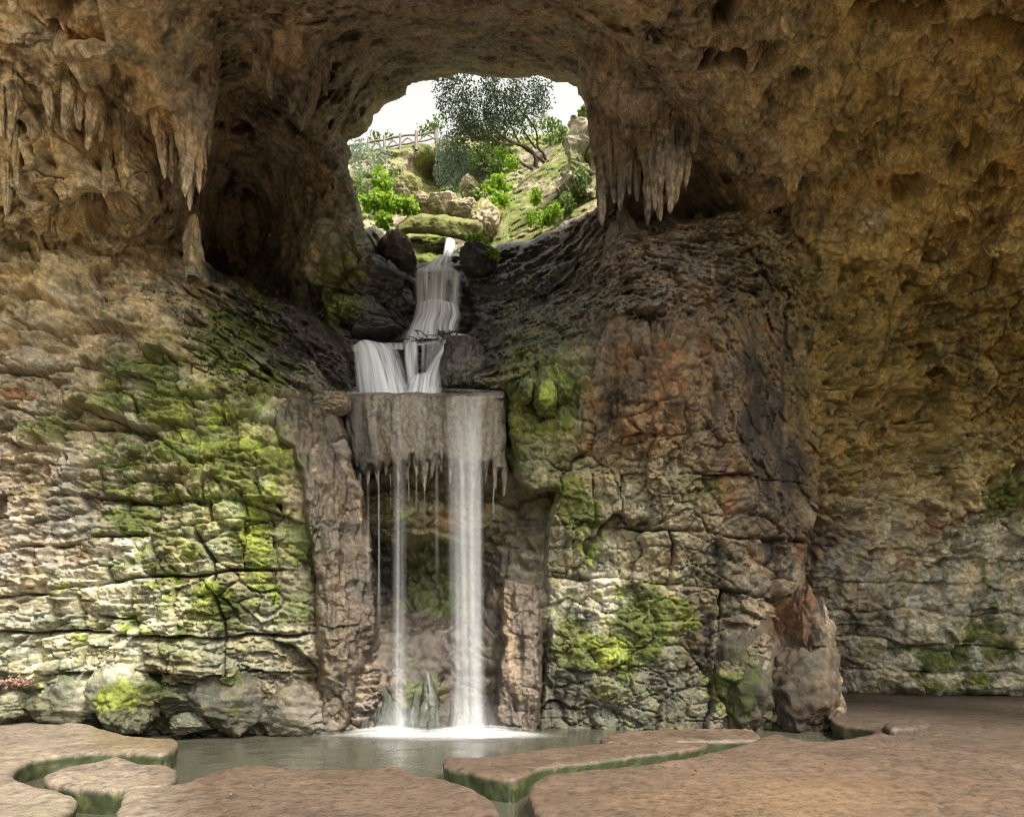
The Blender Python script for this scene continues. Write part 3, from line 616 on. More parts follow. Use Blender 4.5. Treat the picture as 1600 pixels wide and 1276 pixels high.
def added_vault():
    """unseen roof and flanks added ahead of the camera to darken the cave"""
    t = np.linspace(0, 1, 70); y = np.linspace(6.9, 9.8, 22); T, Y = np.meshgrid(t, y)
    a = np.pi*(1-T)
    k = (Y-6.9)/2.9
    X = 14.5*np.sign(np.cos(a))*np.abs(np.cos(a))**.6+1.0; Z = -1+(14.6-.3*k)*np.abs(np.sin(a))**.35
    P = np.stack([X, Y, Z], -1).astype(np.float32)
    n = .6*fbm(P, (.5, .5, .5), 5, .55, off=620)
    P = P+n[..., None]*np.stack([np.cos(a)*0+np.sign(np.cos(a))*.6, 0*a, 0*a+.8], -1)
    P = P.reshape(-1, 3).astype(np.float32); idx = np.arange(P.shape[0]).reshape(T.shape)
    Q = np.stack([idx[:-1, :-1], idx[:-1, 1:], idx[1:, 1:], idx[1:, :-1]], -1).reshape(-1, 4)
    col = np.clip(np.array([.26, .20, .12])*(1+.5*fbm(P, (1, 1, 1), 4)[:, None]), .01, .6)
    mk('added_vault_screen', P, Q, M_ROCK, None, {'Col': col.astype(np.float32), 'wet': np.zeros(len(P))}, kind='structure')
added_vault()
def sky_screen():  # unseen slope added behind the camera to cut low frontal sky light
    t = np.linspace(R(200), R(340), 60); r = np.linspace(0, 1, 14); T, K = np.meshgrid(t, r)
    Rr = 19+7*K; X = Rr*np.cos(T)*1.3; Y = 4+Rr*np.sin(T); Z = -.2+10.5*K**.7
    P = np.stack([X, Y, Z], -1).astype(np.float32); P[..., 2] += K*1.6*fbm(P, (.3, .3, .3), 4, off=640)
    P = P.reshape(-1, 3); idx = np.arange(len(P)).reshape(T.shape)
    Q = np.stack([idx[:-1, :-1], idx[1:, :-1], idx[1:, 1:], idx[:-1, 1:]], -1).reshape(-1, 4)
    col = np.clip(np.array([.07, .085, .035])*(1+.6*fbm(P, (1, 1, 1), 4)[:, None]), .01, .6)
    mk('added_sky_screen', P, Q, M_ROCK, None, {'Col': col.astype(np.float32), 'wet': np.zeros(len(P))}, kind='structure')
sky_screen()

# ------------------------------------------------------------------ floor slabs, pool
def chaikin(p, n=2):
    p = np.array(p, float)
    for _ in range(n):
        q = np.roll(p, -1, 0); p = np.stack([.75*p+.25*q, .25*p+.75*q], 1).reshape(-1, 2)
    return p
def floor_color(px, py, P):
    n1 = fbm(P, (1.1, 1.1, 1.1), 5, .6, off=700); n2 = fbm(P, (9, 9, 9), 4, .6, off=701); n3 = afbm(P, (2.5, 7, 3), 4, .6, off=703)
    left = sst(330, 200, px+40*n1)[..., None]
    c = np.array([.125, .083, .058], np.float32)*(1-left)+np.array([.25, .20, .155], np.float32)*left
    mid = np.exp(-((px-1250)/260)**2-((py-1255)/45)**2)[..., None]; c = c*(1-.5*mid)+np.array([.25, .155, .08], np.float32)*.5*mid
    far = (sst(1150, 1300, px)*sst(1180, 1130, py))[..., None]; c = c*(1-.6*far)+np.array([.06, .048, .036], np.float32)*.6*far  # shadow on the far right floor, put into the colour
    grn = (sst(0.1, .5, n1)*sst(420, 100, px)*.35)[..., None]; c = c*(1-grn)+np.array([.22, .22, .13], np.float32)*grn
    wl = (sst(120, 170, px)*sst(300, 260, px)*sst(1190, 1160, py))[..., None]; c = c*(1-.6*wl)+np.array([.20, .15, .07], np.float32)*.6*wl
    c = c*np.clip(1+.35*n1+.55*n2+.2*n3, .3, 1.9)[..., None]
    c = c*.82
    pit = sst(.05, .5, fbm(P, (22, 22, 12), 3, .65, off=706))[..., None]; c = c*(1-.55*pit)
    # algae on the flanks under the tread
    side = sst(-.025, -.09, P[..., 2]+.05*n1+.05*n2)[..., None]
    alg = np.array([.04, .052, .018], np.float32)*np.clip(1+.8*n2, .3, 2)[..., None]
    lim = sst(.15, .5, n2+n1)[..., None]; alg = alg*(1-.5*lim)+np.array([.16, .17, .06], np.float32)*.5*lim
    return np.clip(c*(1-side)+alg*side, .01, .7)
def slab(name, poly, step, z0=0.0, kind=None, worldpts=None, rise=.03, edge=.07, depth=.46, amp=1.0, seed=0):
    wp = [onfloor(x, y, z0) for x, y in poly]
    if worldpts: wp = wp+worldpts
    wp = chaikin(wp, 2)
    x0, y0 = wp.min(0)-.8; x1, y1 = wp.max(0)+.8
    X, Y = np.meshgrid(np.arange(x0, x1, step, dtype=np.float32), np.arange(y0, y1, step, dtype=np.float32))
    s = sdf(wp, X, Y)
    P = np.stack([X, Y, 0*X], -1)
    s = s+.035*fbm(P, (2.6, 2.6, 2.6), 4, .6, off=720+seed)-.015
    t = np.clip(s/edge, 0, 1)
    Z = z0+rise*fbm(P, (.6, .6, .6), 3, off=730+seed)+.016*fbm(P, (3.2, 3.2, 3), 4, .6, off=731)+.006*fbm(P, (14, 14, 3), 3, .6, off=732)
    Z = Z-.020*np.exp(-(fbm(P, (.45, .45, .45), 4, .5, off=744+seed)/.010)**2)*sst(-.2, .2, fbm(P, (.5, .5, .5), 2, off=746))
    rim = .035*np.exp(-((s-.18)/.10)**2)*sst(-.1, .4, fbm(P, (1.2, 1.2, 1), 2, off=733+seed)); Z = Z+rim
    Z = Z-edge*.55*(1-np.sqrt(np.clip(1-(1-t)**2, 0, 1)))
    s0 = sdf(wp, X, Y); gy, gx = np.gradient(s0, step); gl = np.sqrt(gx*gx+gy*gy)+1e-3
    o = np.clip(-s, 0, None)
    drop = np.clip(o/(step*14.0), 0, 1)
    # fold the outside cells into a nearly vertical, bumpy flank
    inn = np.where(s < 0, o + .07*drop, 0)
    bum = .05*fbm(np.stack([X*1.0, Y*1.0, drop*depth], -1).astype(np.float32), (2.4, 2.4, 3), 4, .6, off=740)*drop
    X2 = X+gx/gl*(inn-bum); Y2 = Y+gy/gl*(inn-bum)
    Z = Z-drop*depth
    idx = np.arange(X.size).reshape(X.shape)
    ok = s > -step*14.3
    k = ok[:-1, :-1] & ok[1:, :-1] & ok[:-1, 1:] & ok[1:, 1:]
    Q = np.stack([idx[:-1, :-1][k], idx[:-1, 1:][k], idx[1:, 1:][k], idx[1:, :-1][k]], -1)
    V = np.stack([X2, Y2, Z], -1).reshape(-1, 3).astype(np.float32)
    u, inv = np.unique(Q, return_inverse=True); V = V[u]; Q = inv.reshape(Q.shape)
    py = HY-(V[:, 2]-EYE)/np.maximum(V[:, 1], 1)*F; px = V[:, 0]/np.maximum(V[:, 1], 1)*F+HX
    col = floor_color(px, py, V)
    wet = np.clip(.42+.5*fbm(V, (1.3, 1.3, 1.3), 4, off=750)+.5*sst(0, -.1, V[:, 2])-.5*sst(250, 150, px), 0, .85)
    return mk(name, V, Q, M_FLOOR, None, {'Col': col, 'wet': wet}, recenter=(kind is None), kind=kind)

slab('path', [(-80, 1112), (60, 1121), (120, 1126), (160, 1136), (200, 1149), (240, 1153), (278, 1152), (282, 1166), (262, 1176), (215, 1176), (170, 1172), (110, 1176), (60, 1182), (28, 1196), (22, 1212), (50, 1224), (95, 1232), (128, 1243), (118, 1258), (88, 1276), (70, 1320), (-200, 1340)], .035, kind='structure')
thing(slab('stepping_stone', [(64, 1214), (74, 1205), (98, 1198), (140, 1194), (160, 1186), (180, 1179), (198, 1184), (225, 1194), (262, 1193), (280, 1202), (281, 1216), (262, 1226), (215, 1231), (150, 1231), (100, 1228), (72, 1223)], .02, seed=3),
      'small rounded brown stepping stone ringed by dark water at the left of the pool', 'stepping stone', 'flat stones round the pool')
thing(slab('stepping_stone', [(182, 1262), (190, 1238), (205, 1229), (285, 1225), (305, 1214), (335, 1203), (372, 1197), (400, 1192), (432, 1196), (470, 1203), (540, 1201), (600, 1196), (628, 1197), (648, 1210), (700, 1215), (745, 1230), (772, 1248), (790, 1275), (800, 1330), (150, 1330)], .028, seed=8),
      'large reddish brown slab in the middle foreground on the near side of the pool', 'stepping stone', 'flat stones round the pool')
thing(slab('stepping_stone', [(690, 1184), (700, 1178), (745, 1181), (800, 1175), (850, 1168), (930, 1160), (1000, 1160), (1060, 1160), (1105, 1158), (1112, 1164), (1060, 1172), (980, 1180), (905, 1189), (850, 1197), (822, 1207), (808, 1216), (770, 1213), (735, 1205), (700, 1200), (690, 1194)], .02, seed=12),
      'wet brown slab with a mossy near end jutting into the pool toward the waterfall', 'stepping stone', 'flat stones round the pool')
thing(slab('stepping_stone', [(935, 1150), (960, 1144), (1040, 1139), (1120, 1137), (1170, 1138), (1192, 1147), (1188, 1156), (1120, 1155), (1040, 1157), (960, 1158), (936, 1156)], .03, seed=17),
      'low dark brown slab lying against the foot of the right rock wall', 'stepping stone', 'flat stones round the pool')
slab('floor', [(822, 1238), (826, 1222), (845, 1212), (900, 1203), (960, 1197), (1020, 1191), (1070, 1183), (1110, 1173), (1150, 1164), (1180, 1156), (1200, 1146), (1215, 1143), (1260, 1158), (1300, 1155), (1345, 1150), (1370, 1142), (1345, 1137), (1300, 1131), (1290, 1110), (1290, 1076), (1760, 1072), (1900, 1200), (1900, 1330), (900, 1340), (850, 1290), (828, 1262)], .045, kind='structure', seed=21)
thing(slab('flat_rock', [(1378, 1131), (1395, 1122), (1430, 1121), (1455, 1127), (1450, 1136), (1415, 1138), (1385, 1138)], .025, z0=.12, seed=33), 'flat grey rock lying alone on the dark floor near the far right wall', 'rock')
def plain_sheet(name, x0, x1, y0, y1, z, mat, nx=60, ny=60, attrs=True, amp=.0):
    X, Y = np.meshgrid(np.linspace(x0, x1, nx), np.linspace(y0, y1, ny))
    P = np.stack([X, Y, 0*X], -1).astype(np.float32)
    V = np.stack([X, Y, z+amp*fbm(P, (.8, .8, .8), 4, off=760)], -1).reshape(-1, 3)
    idx = np.arange(X.size).reshape(X.shape)
    Q = np.stack([idx[:-1, :-1], idx[:-1, 1:], idx[1:, 1:], idx[1:, :-1]], -1).reshape(-1, 4)
    a = {}
    if attrs:
        px = V[:, 0]/np.maximum(V[:, 1], 1)*F+HX; a = {'Col': floor_color(px, np.full(len(V), 1230.), (V*np.array([1, 1, 0])).astype(np.float32)), 'wet': np.zeros(len(V))}
    return mk(name, V, Q, mat, None, a, kind='structure')
plain_sheet('ground', -40, 40, -30, 5.25, -.03, M_FLOOR, 90, 50, amp=.02)
plain_sheet('pool_bed', -16, 20, 5, 22, -.95, M_FLOOR, 60, 50, amp=.1)
m, n, l, b = mat_base('pool_water')
b.inputs['Base Color'].default_value = (.062, .062, .046, 1); b.inputs['Roughness'].default_value = .16; b.inputs['Specular IOR Level'].default_value = .6
g = n.new('ShaderNodeNewGeometry'); t = n.new('ShaderNodeTexNoise'); t.inputs['Scale'].default_value = 2.2; t.inputs['Detail'].default_value = 3; l.new(g.outputs['Position'], t.inputs['Vector'])
bp = n.new('ShaderNodeBump'); bp.inputs['Strength'].default_value = .35; bp.inputs['Distance'].default_value = .08; l.new(t.outputs[0], bp.inputs['Height']); l.new(bp.outputs[0], b.inputs['Normal'])
rmp = n.new('ShaderNodeMapRange'); l.new(t.outputs[0], rmp.inputs[0]); rmp.inputs[1].default_value = .3; rmp.inputs[2].default_value = .7; rmp.inputs[3].default_value = .10; rmp.inputs[4].default_value = .3; l.new(rmp.outputs[0], b.inputs['Roughness'])
M_POOL = m
plain_sheet('pool_water', -14, 18, 5.2, 20, -.30, M_POOL, 40, 40, attrs=False)

# ------------------------------------------------------------------ lumps: boulders, stalactites, stalagmites, tubes
def project(V):
    return V[:, 0]/V[:, 1]*F+HX, HY-(V[:, 2]-EYE)/V[:, 1]*F
def boulder(name, px, py, D, rx, ry, rz_m, seed, parent=None, nu=96, nv=64, cf=None, wet=None, flat=5):
    rs = np.random.default_rng(seed)
    u = np.linspace(0, 2*np.pi, nu, endpoint=False); v = np.linspace(0, np.pi, nv)
    U, Vv = np.meshgrid(u, v); d = np.stack([np.cos(U)*np.sin(Vv), np.sin(U)*np.sin(Vv), np.cos(Vv)], -1).astype(np.float32)
    r = np.ones(U.shape)
    for _ in range(flat*2):
        nrm = rs.normal(size=3); nrm /= np.linalg.norm(nrm); c = rs.uniform(.68, .92)
        dp = (d*nrm).sum(-1); r = np.where(dp > 1e-3, np.minimum(r, c/np.maximum(dp, 1e-3)), r)
    r = r*(1+.20*fbm(d+seed, (1.3, 1.3, 1.3), 5, .6)+.10*fbm(d+seed, (4, 4, 4), 4, .65, ridge=True)+.10*strata(d*1.5+seed, 2.0, .8, seed)+.08*cracks(d+seed, (1.5, 1.5, 1.5), .05, seed))
    c = np.array(pt(px, py, D)); sx, sz = rx/F*D, ry/F*D
    V = c+d*r[..., None]*np.array([sx, rz_m, sz])*1.12
    V = V.reshape(-1, 3).astype(np.float32)
    idx = np.arange(nu*nv).reshape(nv, nu); nx = np.roll(idx, -1, 1)
    Q = np.stack([idx[:-1], idx[1:], nx[1:], nx[:-1]], -1).reshape(-1, 4)
    X, Y = project(V)
    col = (cf or stone_color)(X, Y, V)
    wv = np.clip(blobs(WET, X, Y), 0, 1) if wet is None else np.full(len(V), wet)
    return mk(name, V, Q, M_ROCK, parent, {'Col': col, 'wet': wv}, recenter=True)
def stalactite(px, y0, y1, D, r0, seed, parent, name='stalactite', r1=2.0, lean=0, power=.75, cf=None, nu=30):
    n = int(max(20, abs(y1-y0)/2)); tt = np.linspace(0, 1, n); u = np.linspace(0, 2*np.pi, nu, endpoint=False)
    T, U = np.meshgrid(tt, u, indexing='ij')
    rad = (r1+(r0-r1)*(1-T)**power)/F*D
    rad = rad*np.where(T > .96, np.sqrt(np.clip((1-T)/.04, .03, 1)), 1)
    cx, cy, cz = pt(px, y0, D); z1 = pt(px, y1, D)[2]
    Z = cz+(z1-cz)*T
    P = np.stack([np.cos(U)*1.1+seed*3.1, np.sin(U)*1.1, Z], -1).astype(np.float32)
    P2 = np.stack([np.cos(U)*4.2+seed*3.1, np.sin(U)*4.2, Z*.9], -1).astype(np.float32)
    rad = rad*np.clip(1+.55*afbm(P, (1.1, 1.1, .5), 3, .6, off=seed)+.75*fbm(P2, (1, 1, 1), 4, .6, off=seed+9)+.35*fbm(P, (3, 3, 6), 3, .65, off=seed+3)+.20*fbm(P, (8, 8, 16), 2, .6, off=seed+5), .25, 2.2)
    X = cx+lean/F*D*T+.05*np.sin(T*5+seed)*(r0/20)+np.cos(U)*rad; Y = cy+np.sin(U)*rad
    V = np.stack([X, Y, Z], -1).reshape(-1, 3).astype(np.float32)
    idx = np.arange(n*nu).reshape(n, nu); nx = np.roll(idx, -1, 1)
    Q = np.stack([idx[:-1], nx[:-1], nx[1:], idx[1:]], -1).reshape(-1, 4)
    a, b = project(V); col = (cf or stone_color)(a, b, V)
    return mk(name, V, Q, M_ROCK, parent, {'Col': col, 'wet': np.clip(blobs(WET, a, b), 0, 1)}, recenter=True)
def tube_mesh(path, radii, nu=8, V0=None):
    path = np.array(path, float); n = len(path); V = []; Q = []
    for i in range(n):
        d = path[min(i+1, n-1)]-path[max(i-1, 0)]; d /= np.linalg.norm(d)+1e-9
        a = np.cross(d, [0, 0, 1.0]) if abs(d[2]) < .9 else np.cross(d, [1.0, 0, 0]); a /= np.linalg.norm(a); b = np.cross(d, a)
        for k in range(nu):
            t = 2*math.pi*k/nu; V.append(path[i]+radii[i]*(math.cos(t)*a+math.sin(t)*b))
    for i in range(n-1):
        for k in range(nu):
            k2 = (k+1) % nu; Q.append((i*nu+k, i*nu+k2, (i+1)*nu+k2, (i+1)*nu+k))
    return np.array(V), np.array(Q)
def bezier_path(pts, n=14):
    pts = np.array(pts, float); t = np.linspace(0, len(pts)-1, n); out = []
    for x in t:
        i = min(int(x), len(pts)-2); f = x-i
        p0, p1, p2, p3 = pts[max(i-1, 0)], pts[i], pts[i+1], pts[min(i+2, len(pts)-1)]
        out.append(.5*((2*p1)+(-p0+p2)*f+(2*p0-5*p1+4*p2-p3)*f*f+(-p0+3*p1-3*p2+p3)*f**3))
    return np.array(out)

S_LEFT = [(255, 40, 281, 11.6, 24), (284, 20, 309, 11.5, 40), (299, 90, 330, 11.9, 20), (314, 20, 303, 11.7, 28), (238, 60, 215, 11.3, 26), (268, 120, 288, 11.7, 16), (140, 120, 236, 11.0, 20), (125, 110, 205, 10.9, 15), (155, 100, 222, 11.2, 16),
          (163, 190, 309, 11.9, 16), (104, 110, 212, 10.7, 15), (470, 60, 205, 13.0, 26), (452, 70, 178, 12.8, 24), (488, 60, 170, 13.1, 20), (358, 120, 218, 14.9, 14), (345, 110, 190, 14.8, 16), (8, 180, 340, 11.6, 22), (18, 110, 226, 10.4, 20), (28, 200, 300, 11.4, 12), (0, 90, 215, 10.3, 18),
          (228, 30, 160, 11.0, 24), (205, 40, 175, 10.9, 20), (330, -20, 130, 11.6, 30), (300, 150, 255, 11.5, 12), (326, 60, 245, 12.6, 14), (186, 60, 150, 10.9, 16), (508, 80, 150, 13.4, 14), (75, 120, 200, 10.7, 14), (400, 30, 120, 11.9, 22), (425, 60, 155, 12.5, 18)]
for i, (x, a, b_, D, r) in enumerate(S_LEFT):
    D = D+(.45 if x < 345 else 0); r = r*(.62 if x < 60 else .8)
    stalactite(x, a, b_, D, r, i*1.7+2, ceiling, power=.8)
stalactite(303, 440, 334, 13.55, 15, 77, left_wall, name='stalagmite', r1=3, power=.6)

def rel_curtain(px, py, P):
    h = .34*afbm(P, (2.6, 2.6, .40), 3, .6, off=811)+.20*afbm(P, (6.5, 6.5, .7), 3, .6, off=812)*sst(140, 220, py)+.16*fbm(P, (1.3, 1.3, 1.1), 3, off=813)+.05*fbm(P, (7, 7, 9), 3, .6, off=814)-.4*sst(.32, .6, fbm(P, (1.6, 1.6, .8), 2, off=815))
    return h.astype(np.float32), np.zeros(px.shape, np.int32)
for poly_, ctrl_ in (([(140, -60), (350, -60), (342, 60), (334, 150), (325, 240), (319, 288), (312, 300), (306, 270), (301, 292), (297, 324), (291, 300), (285, 308), (276, 268), (264, 283), (256, 240), (246, 226), (236, 206), (224, 216), (214, 188), (196, 172), (180, 120), (160, 60)],
     [(150, -60, 8.5), (345, -60, 9.4), (250, -60, 8.6), (180, 120, 10.8), (335, 130, 11.7), (260, 110, 10.5), (320, 290, 12.1), (290, 290, 11.7), (250, 220, 11.5)]),
    ([(395, -50), (540, -30), (525, 60), (508, 120), (494, 166), (480, 200), (469, 206), (460, 176), (448, 152), (434, 122), (416, 60)], [(395, -50, 10.9), (540, -30, 10.9), (460, -40, 10.4), (410, 90, 12.9), (520, 90, 13.5), (465, 90, 12.3), (470, 200, 13.3)]),
    ([(84, 60), (190, 60), (180, 120), (170, 160), (168, 200), (163, 232), (157, 200), (148, 190), (141, 238), (134, 200), (125, 178), (118, 205), (108, 210), (103, 170), (92, 120)], [(84, 60, 10.2), (190, 60, 10.3), (137, 70, 9.8), (100, 140, 10.8), (170, 160, 11.1), (140, 200, 10.9)])):
    if ctrl_[0][0] < 300: ctrl_ = [(a, b, c+.5) for a, b, c in ctrl_]
    L = relief_layer(poly_, ctrl_, rel_curtain, step=1.8, edge_w=13, edge_d=1.0, wob=3)
    V_, Q_, b_, A_ = L
    submesh('dripstone_curtain', Q_, V_, A_, M_ROCK, ceiling)
cur_poly = [(900, 70), (908, 130), (916, 170), (923, 190), (927, 240), (932, 290), (937, 330), (943, 350), (949, 345), (953, 312), (960, 300), (968, 322), (975, 300), (983, 290), (993, 312), (999, 290), (1003, 262), (1007, 300), (1013, 350), (1021, 326), (1030, 344), (1038, 318), (1050, 332), (1058, 312), (1063, 270), (1076, 300), (1084, 240), (1094, 225), (1106, 165), (1130, 90), (1110, 40), (930, 40)]
L = relief_layer(cur_poly, [(900, 60, 13.6), (1000, 60, 12.9), (1120, 60, 13.0), (920, 200, 14.6), (1000, 200, 13.7), (1100, 160, 14.3), (945, 330, 14.8), (1010, 330, 14.3), (1060, 280, 14.4)], rel_curtain, step=1.7, edge_w=13, edge_d=1.1, wob=2.5)
V_, Q_, b_, A_ = L
submesh('dripstone_curtain', Q_, V_, A_, M_ROCK, ceiling)
for i, (x, a, b_, D, r) in enumerate([(942, 200, 352, 14.4, 13), (958, 210, 318, 14.3, 12), (970, 190, 330, 14.2, 13), (984, 200, 305, 14.2, 11), (994, 210, 316, 14.3, 9), (1014, 190, 352, 13.9, 14), (1031, 200, 346, 13.9, 14), (1046, 190, 334, 13.9, 13), (1058, 180, 318, 14.0, 13), (1022, 200, 330, 13.8, 10),
                                      (1072, 160, 292, 14.0, 12), (1086, 140, 240, 13.9, 14), (930, 150, 260, 14.5, 12), (1100, 90, 190, 13.4, 18), (1112, 60, 165, 13.2, 16), (1140, 60, 140, 12.9, 16), (1175, 60, 115, 12.3, 14), (1235, 20, 60, 11.5, 18),
                                      (1230, 240, 310, 14.8, 14), (1243, 250, 300, 14.7, 10), (1375, 120, 262, 13.9, 16), (1390, 150, 215, 13.8, 14), (1365, 170, 230, 14.0, 10), (1388, 60, 150, 12.6, 16), (1575, 130, 165, 12.6, 12), (1510, 170, 230, 13.3, 12), (1050, 10, 80, 11.6, 22), (1000, 0, 90, 11.9, 24), (960, 20, 120, 12.6, 20), (1085, 30, 110, 12.4, 18)]):
    stalactite(x, a, b_, D, r, i*2.3+101, ceiling, power=.7, r1=1.8)
# stalagmite stumps on the ledge
for i, (x, a, b_, D, r) in enumerate([(975, 318, 395, 15.0, 26), (1090, 334, 365, 16.2, 20), (1045, 335, 372, 15.9, 18), (1120, 345, 372, 16.1, 13), (1010, 340, 372, 15.6, 14), (960, 345, 400, 14.8, 14), (1185, 310, 372, 16.3, 24), (1020, 395, 420, 14.9, 22)]):
    stalactite(x, b_+28, a, D+.25, r, i*3.1+301, right_wall, name='stalagmite', r1=4, power=.9)

# boulders along the foot of the left wall
thing(boulder('boulder', 197, 1086, 12.8, 46, 48, .5, 12, flat=8, cf=dim(.8)), 'pale grey boulder with a lime green mossy underside at the foot of the left wall', 'boulder', 'boulders at the foot of the left wall')
thing(boulder('boulder', 358, 1100, 13.15, 52, 50, .5, 23, flat=8, cf=dim(.42)), 'dark green mossy boulder, the one nearest the pool below the left wall', 'boulder', 'boulders at the foot of the left wall')
thing(boulder('boulder', 282, 1084, 13.2, 46, 34, .5, 35, flat=8, cf=dim(.45)), 'small dark boulder squeezed between the pale one and the mossy one', 'boulder', 'boulders at the foot of the left wall')
thing(boulder('boulder', 18, 1100, 12.8, 26, 20, .4, 41, wet=.8), 'dark wet boulder at the left edge of the photo under the heap of leaves', 'boulder', 'boulders at the foot of the left wall')
thing(boulder('boulder', 112, 1090, 13.15, 58, 46, .5, 53, flat=8, cf=dim(.75)), 'cream coloured lumpy boulder left of the pale green one', 'boulder', 'boulders at the foot of the left wall')
thing(boulder('boulder', 300, 1130, 13.0, 30, 16, .4, 67, wet=.6, cf=dim(.4)), 'low dark stone at the waterline beneath the small dark boulder', 'boulder', 'boulders at the foot of the left wall')
thing(boulder('boulder', 465, 1112, 13.65, 66, 50, .5, 71, wet=.9, flat=7, cf=dim(.5)), 'wide wet brown boulder beside the foot of the waterfall', 'boulder', 'boulders at the foot of the left wall')
thing(boulder('boulder', 1262, 985, 14.2, 34, 62, .5, 83, flat=8, cf=dim(.5, (1.1, .95, .85))), 'upright rust stained block standing out of the right buttress', 'boulder', 'boulders of the right buttress')
thing(boulder('boulder', 1256, 1078, 14.15, 62, 82, .55, 90, wet=.3, flat=8, cf=dim(.30, (1.1, .93, .8))), 'big smooth brown boulder at the foot of the right buttress', 'boulder', 'boulders of the right buttress')
thing(boulder('boulder', 1155, 1060, 14.25, 58, 100, .5, 97, flat=8, cf=dim(.4)), 'mossy boulder left of the brown one under the right wall', 'boulder', 'boulders of the right buttress')
thing(boulder('boulder', 722, 568, 14.9, 32, 40, .5, 103, wet=.9), 'dark wet rounded boulder beside the right end of the weir', 'boulder', 'wet boulders round the cascade')
thing(boulder('boulder', 822, 612, 13.75, 14, 18, .3, 107), 'small round green knob of rock right of the weir', 'boulder', 'mossy knobs right of the weir')
thing(boulder('boulder', 853, 622, 13.7, 17, 28, .3, 109), 'tall lime green knob of rock second from the weir', 'boulder', 'mossy knobs right of the weir')
thing(boulder('boulder', 520, 628, 13.8, 26, 18, .35, 113, wet=.9), 'wet green capped boulder at the left end of the weir', 'boulder', 'wet boulders round the cascade')
for i, (x, y, D, rx, ry, lab) in enumerate([(590, 440, 17.3, 42, 30, 'dark wet boulder under the left pier of the arch'), (570, 492, 16.8, 36, 20, 'low shining black boulder left of the upper cascade'), (592, 522, 16.6, 36, 12, 'flat wet boulder just above the left lip of the cascade'),
        (622, 405, 18.4, 30, 26, 'root hung dark boulder below the stone bridge'), (748, 410, 18.0, 28, 18, 'black ledge boulder right of the top chute')]):
    thing(boulder('boulder', x, y, D, rx, ry, .7, 200+i*7, wet=.9), lab, 'boulder', 'wet boulders round the cascade')

# ------------------------------------------------------------------ the weir and its tufa curtain
def tufa_color(px, py, P):
    n1 = afbm(P, (5, 5, .8), 4, .6, off=830); n2 = fbm(P, (16, 16, 12), 3, .7, off=831)
    c = np.array([.20, .175, .14], np.float32)*np.clip(1+.8*n1+1.1*n2, .15, 2.2)[..., None]
    n3 = afbm(P, (2.2, 2.2, .3), 4, .6, off=834); c = c*np.clip(1-.75*sst(0, .35, n3), .2, 1)[..., None]*np.array([1, .97, .92], np.float32)
    d = (sst(.12, .5, n2*.8+n1*.6))[..., None]; return np.clip(c*(1-.7*d)+np.array([.07, .05, .035], np.float32)*.7*d, .01, .7)
def rel_tufa(px, py, P):
    h = .20*afbm(P, (1.3, 1.3, .3), 2, .6, off=820)+.12*afbm(P, (3.6, 3.6, .35), 3, .6, off=821)+.09*afbm(P, (9, 9, .9), 3, .6, off=822)*sst(620, 700, py)+.035*fbm(P, (14, 14, 11), 3, .7, off=823)
    return h.astype(np.float32), np.zeros(px.shape, np.int32)
rs = random.Random(5)
teeth = []
x = 790
for (x, y) in [(791, 690), (788, 765), (780, 735), (774, 752), (766, 722), (758, 745), (750, 725), (741, 752), (730, 728), (722, 752), (712, 720), (704, 742), (696, 712), (689, 735), (682, 712), (675, 738), (668, 722), (664, 752), (656, 725), (650, 733), (644, 712), (637, 735), (630, 722), (622, 748), (612, 722), (604, 735), (597, 725), (590, 752), (582, 728), (574, 748), (567, 735), (560, 762), (552, 728), (545, 690), (540, 650)]:
    teeth.append((x, y))
tuf_poly = [(540, 614), (600, 613), (700, 613), (788, 614)]+teeth
L = relief_layer(tuf_poly, [(538, 620, 14.35), (560, 620, 13.95), (665, 620, 13.7), (770, 620, 13.85), (792, 620, 14.3), (538, 740, 14.7), (560, 740, 14.2), (665, 740, 13.95), (770, 740, 14.1), (792, 740, 14.6)], rel_tufa, step=1.5, edge_w=7, edge_d=.45, wob=1.5, colorf=tufa_color)
V_, Q_, b_, A_ = L
A_['wet'][:] = .55
weir = empty('weir', pt(665, 740, 14.1)); thing(weir, 'tan dripstone weir with a ragged fringe that the pool spills over', 'weir')
put(submesh('dripstone_face', Q_, V_, A_, M_ROCK, None), weir)
for i, (x, y) in enumerate(teeth):
    if i % 2 == 1:
        o = stalactite(x, y-45, y+rs.uniform(2, 16), 13.98+abs(x-665)*.003, 6.5, i*1.3+400, None, r1=1.2, cf=tufa_color, nu=12); put(o, weir)
# body behind the face, level top
def block(name, corners_top, z0, z1, mat, cf, parent, n=10):
    pass
X0, X1 = pt(541, 614, 14.2)[0], pt(789, 614, 14.2)[0]; zt = pt(0, 618, 13.9)[2]
xs = np.linspace(X0, X1, 30); ys = np.linspace(13.95, 16.2, 14); XX, YY = np.meshgrid(xs, ys)
VV = np.stack([XX, YY, 0*XX+zt-.03], -1).reshape(-1, 3).astype(np.float32); idx = np.arange(XX.size).reshape(XX.shape)
QQ = np.stack([idx[:-1, :-1], idx[:-1, 1:], idx[1:, 1:], idx[1:, :-1]], -1).reshape(-1, 4)
put(mk('weir_pool', VV, QQ, M_POOL, None, {}, recenter=True), weir)
for o in list(weir.children):
    if o.name.startswith('weir_pool'): o.name = 'pool_surface'

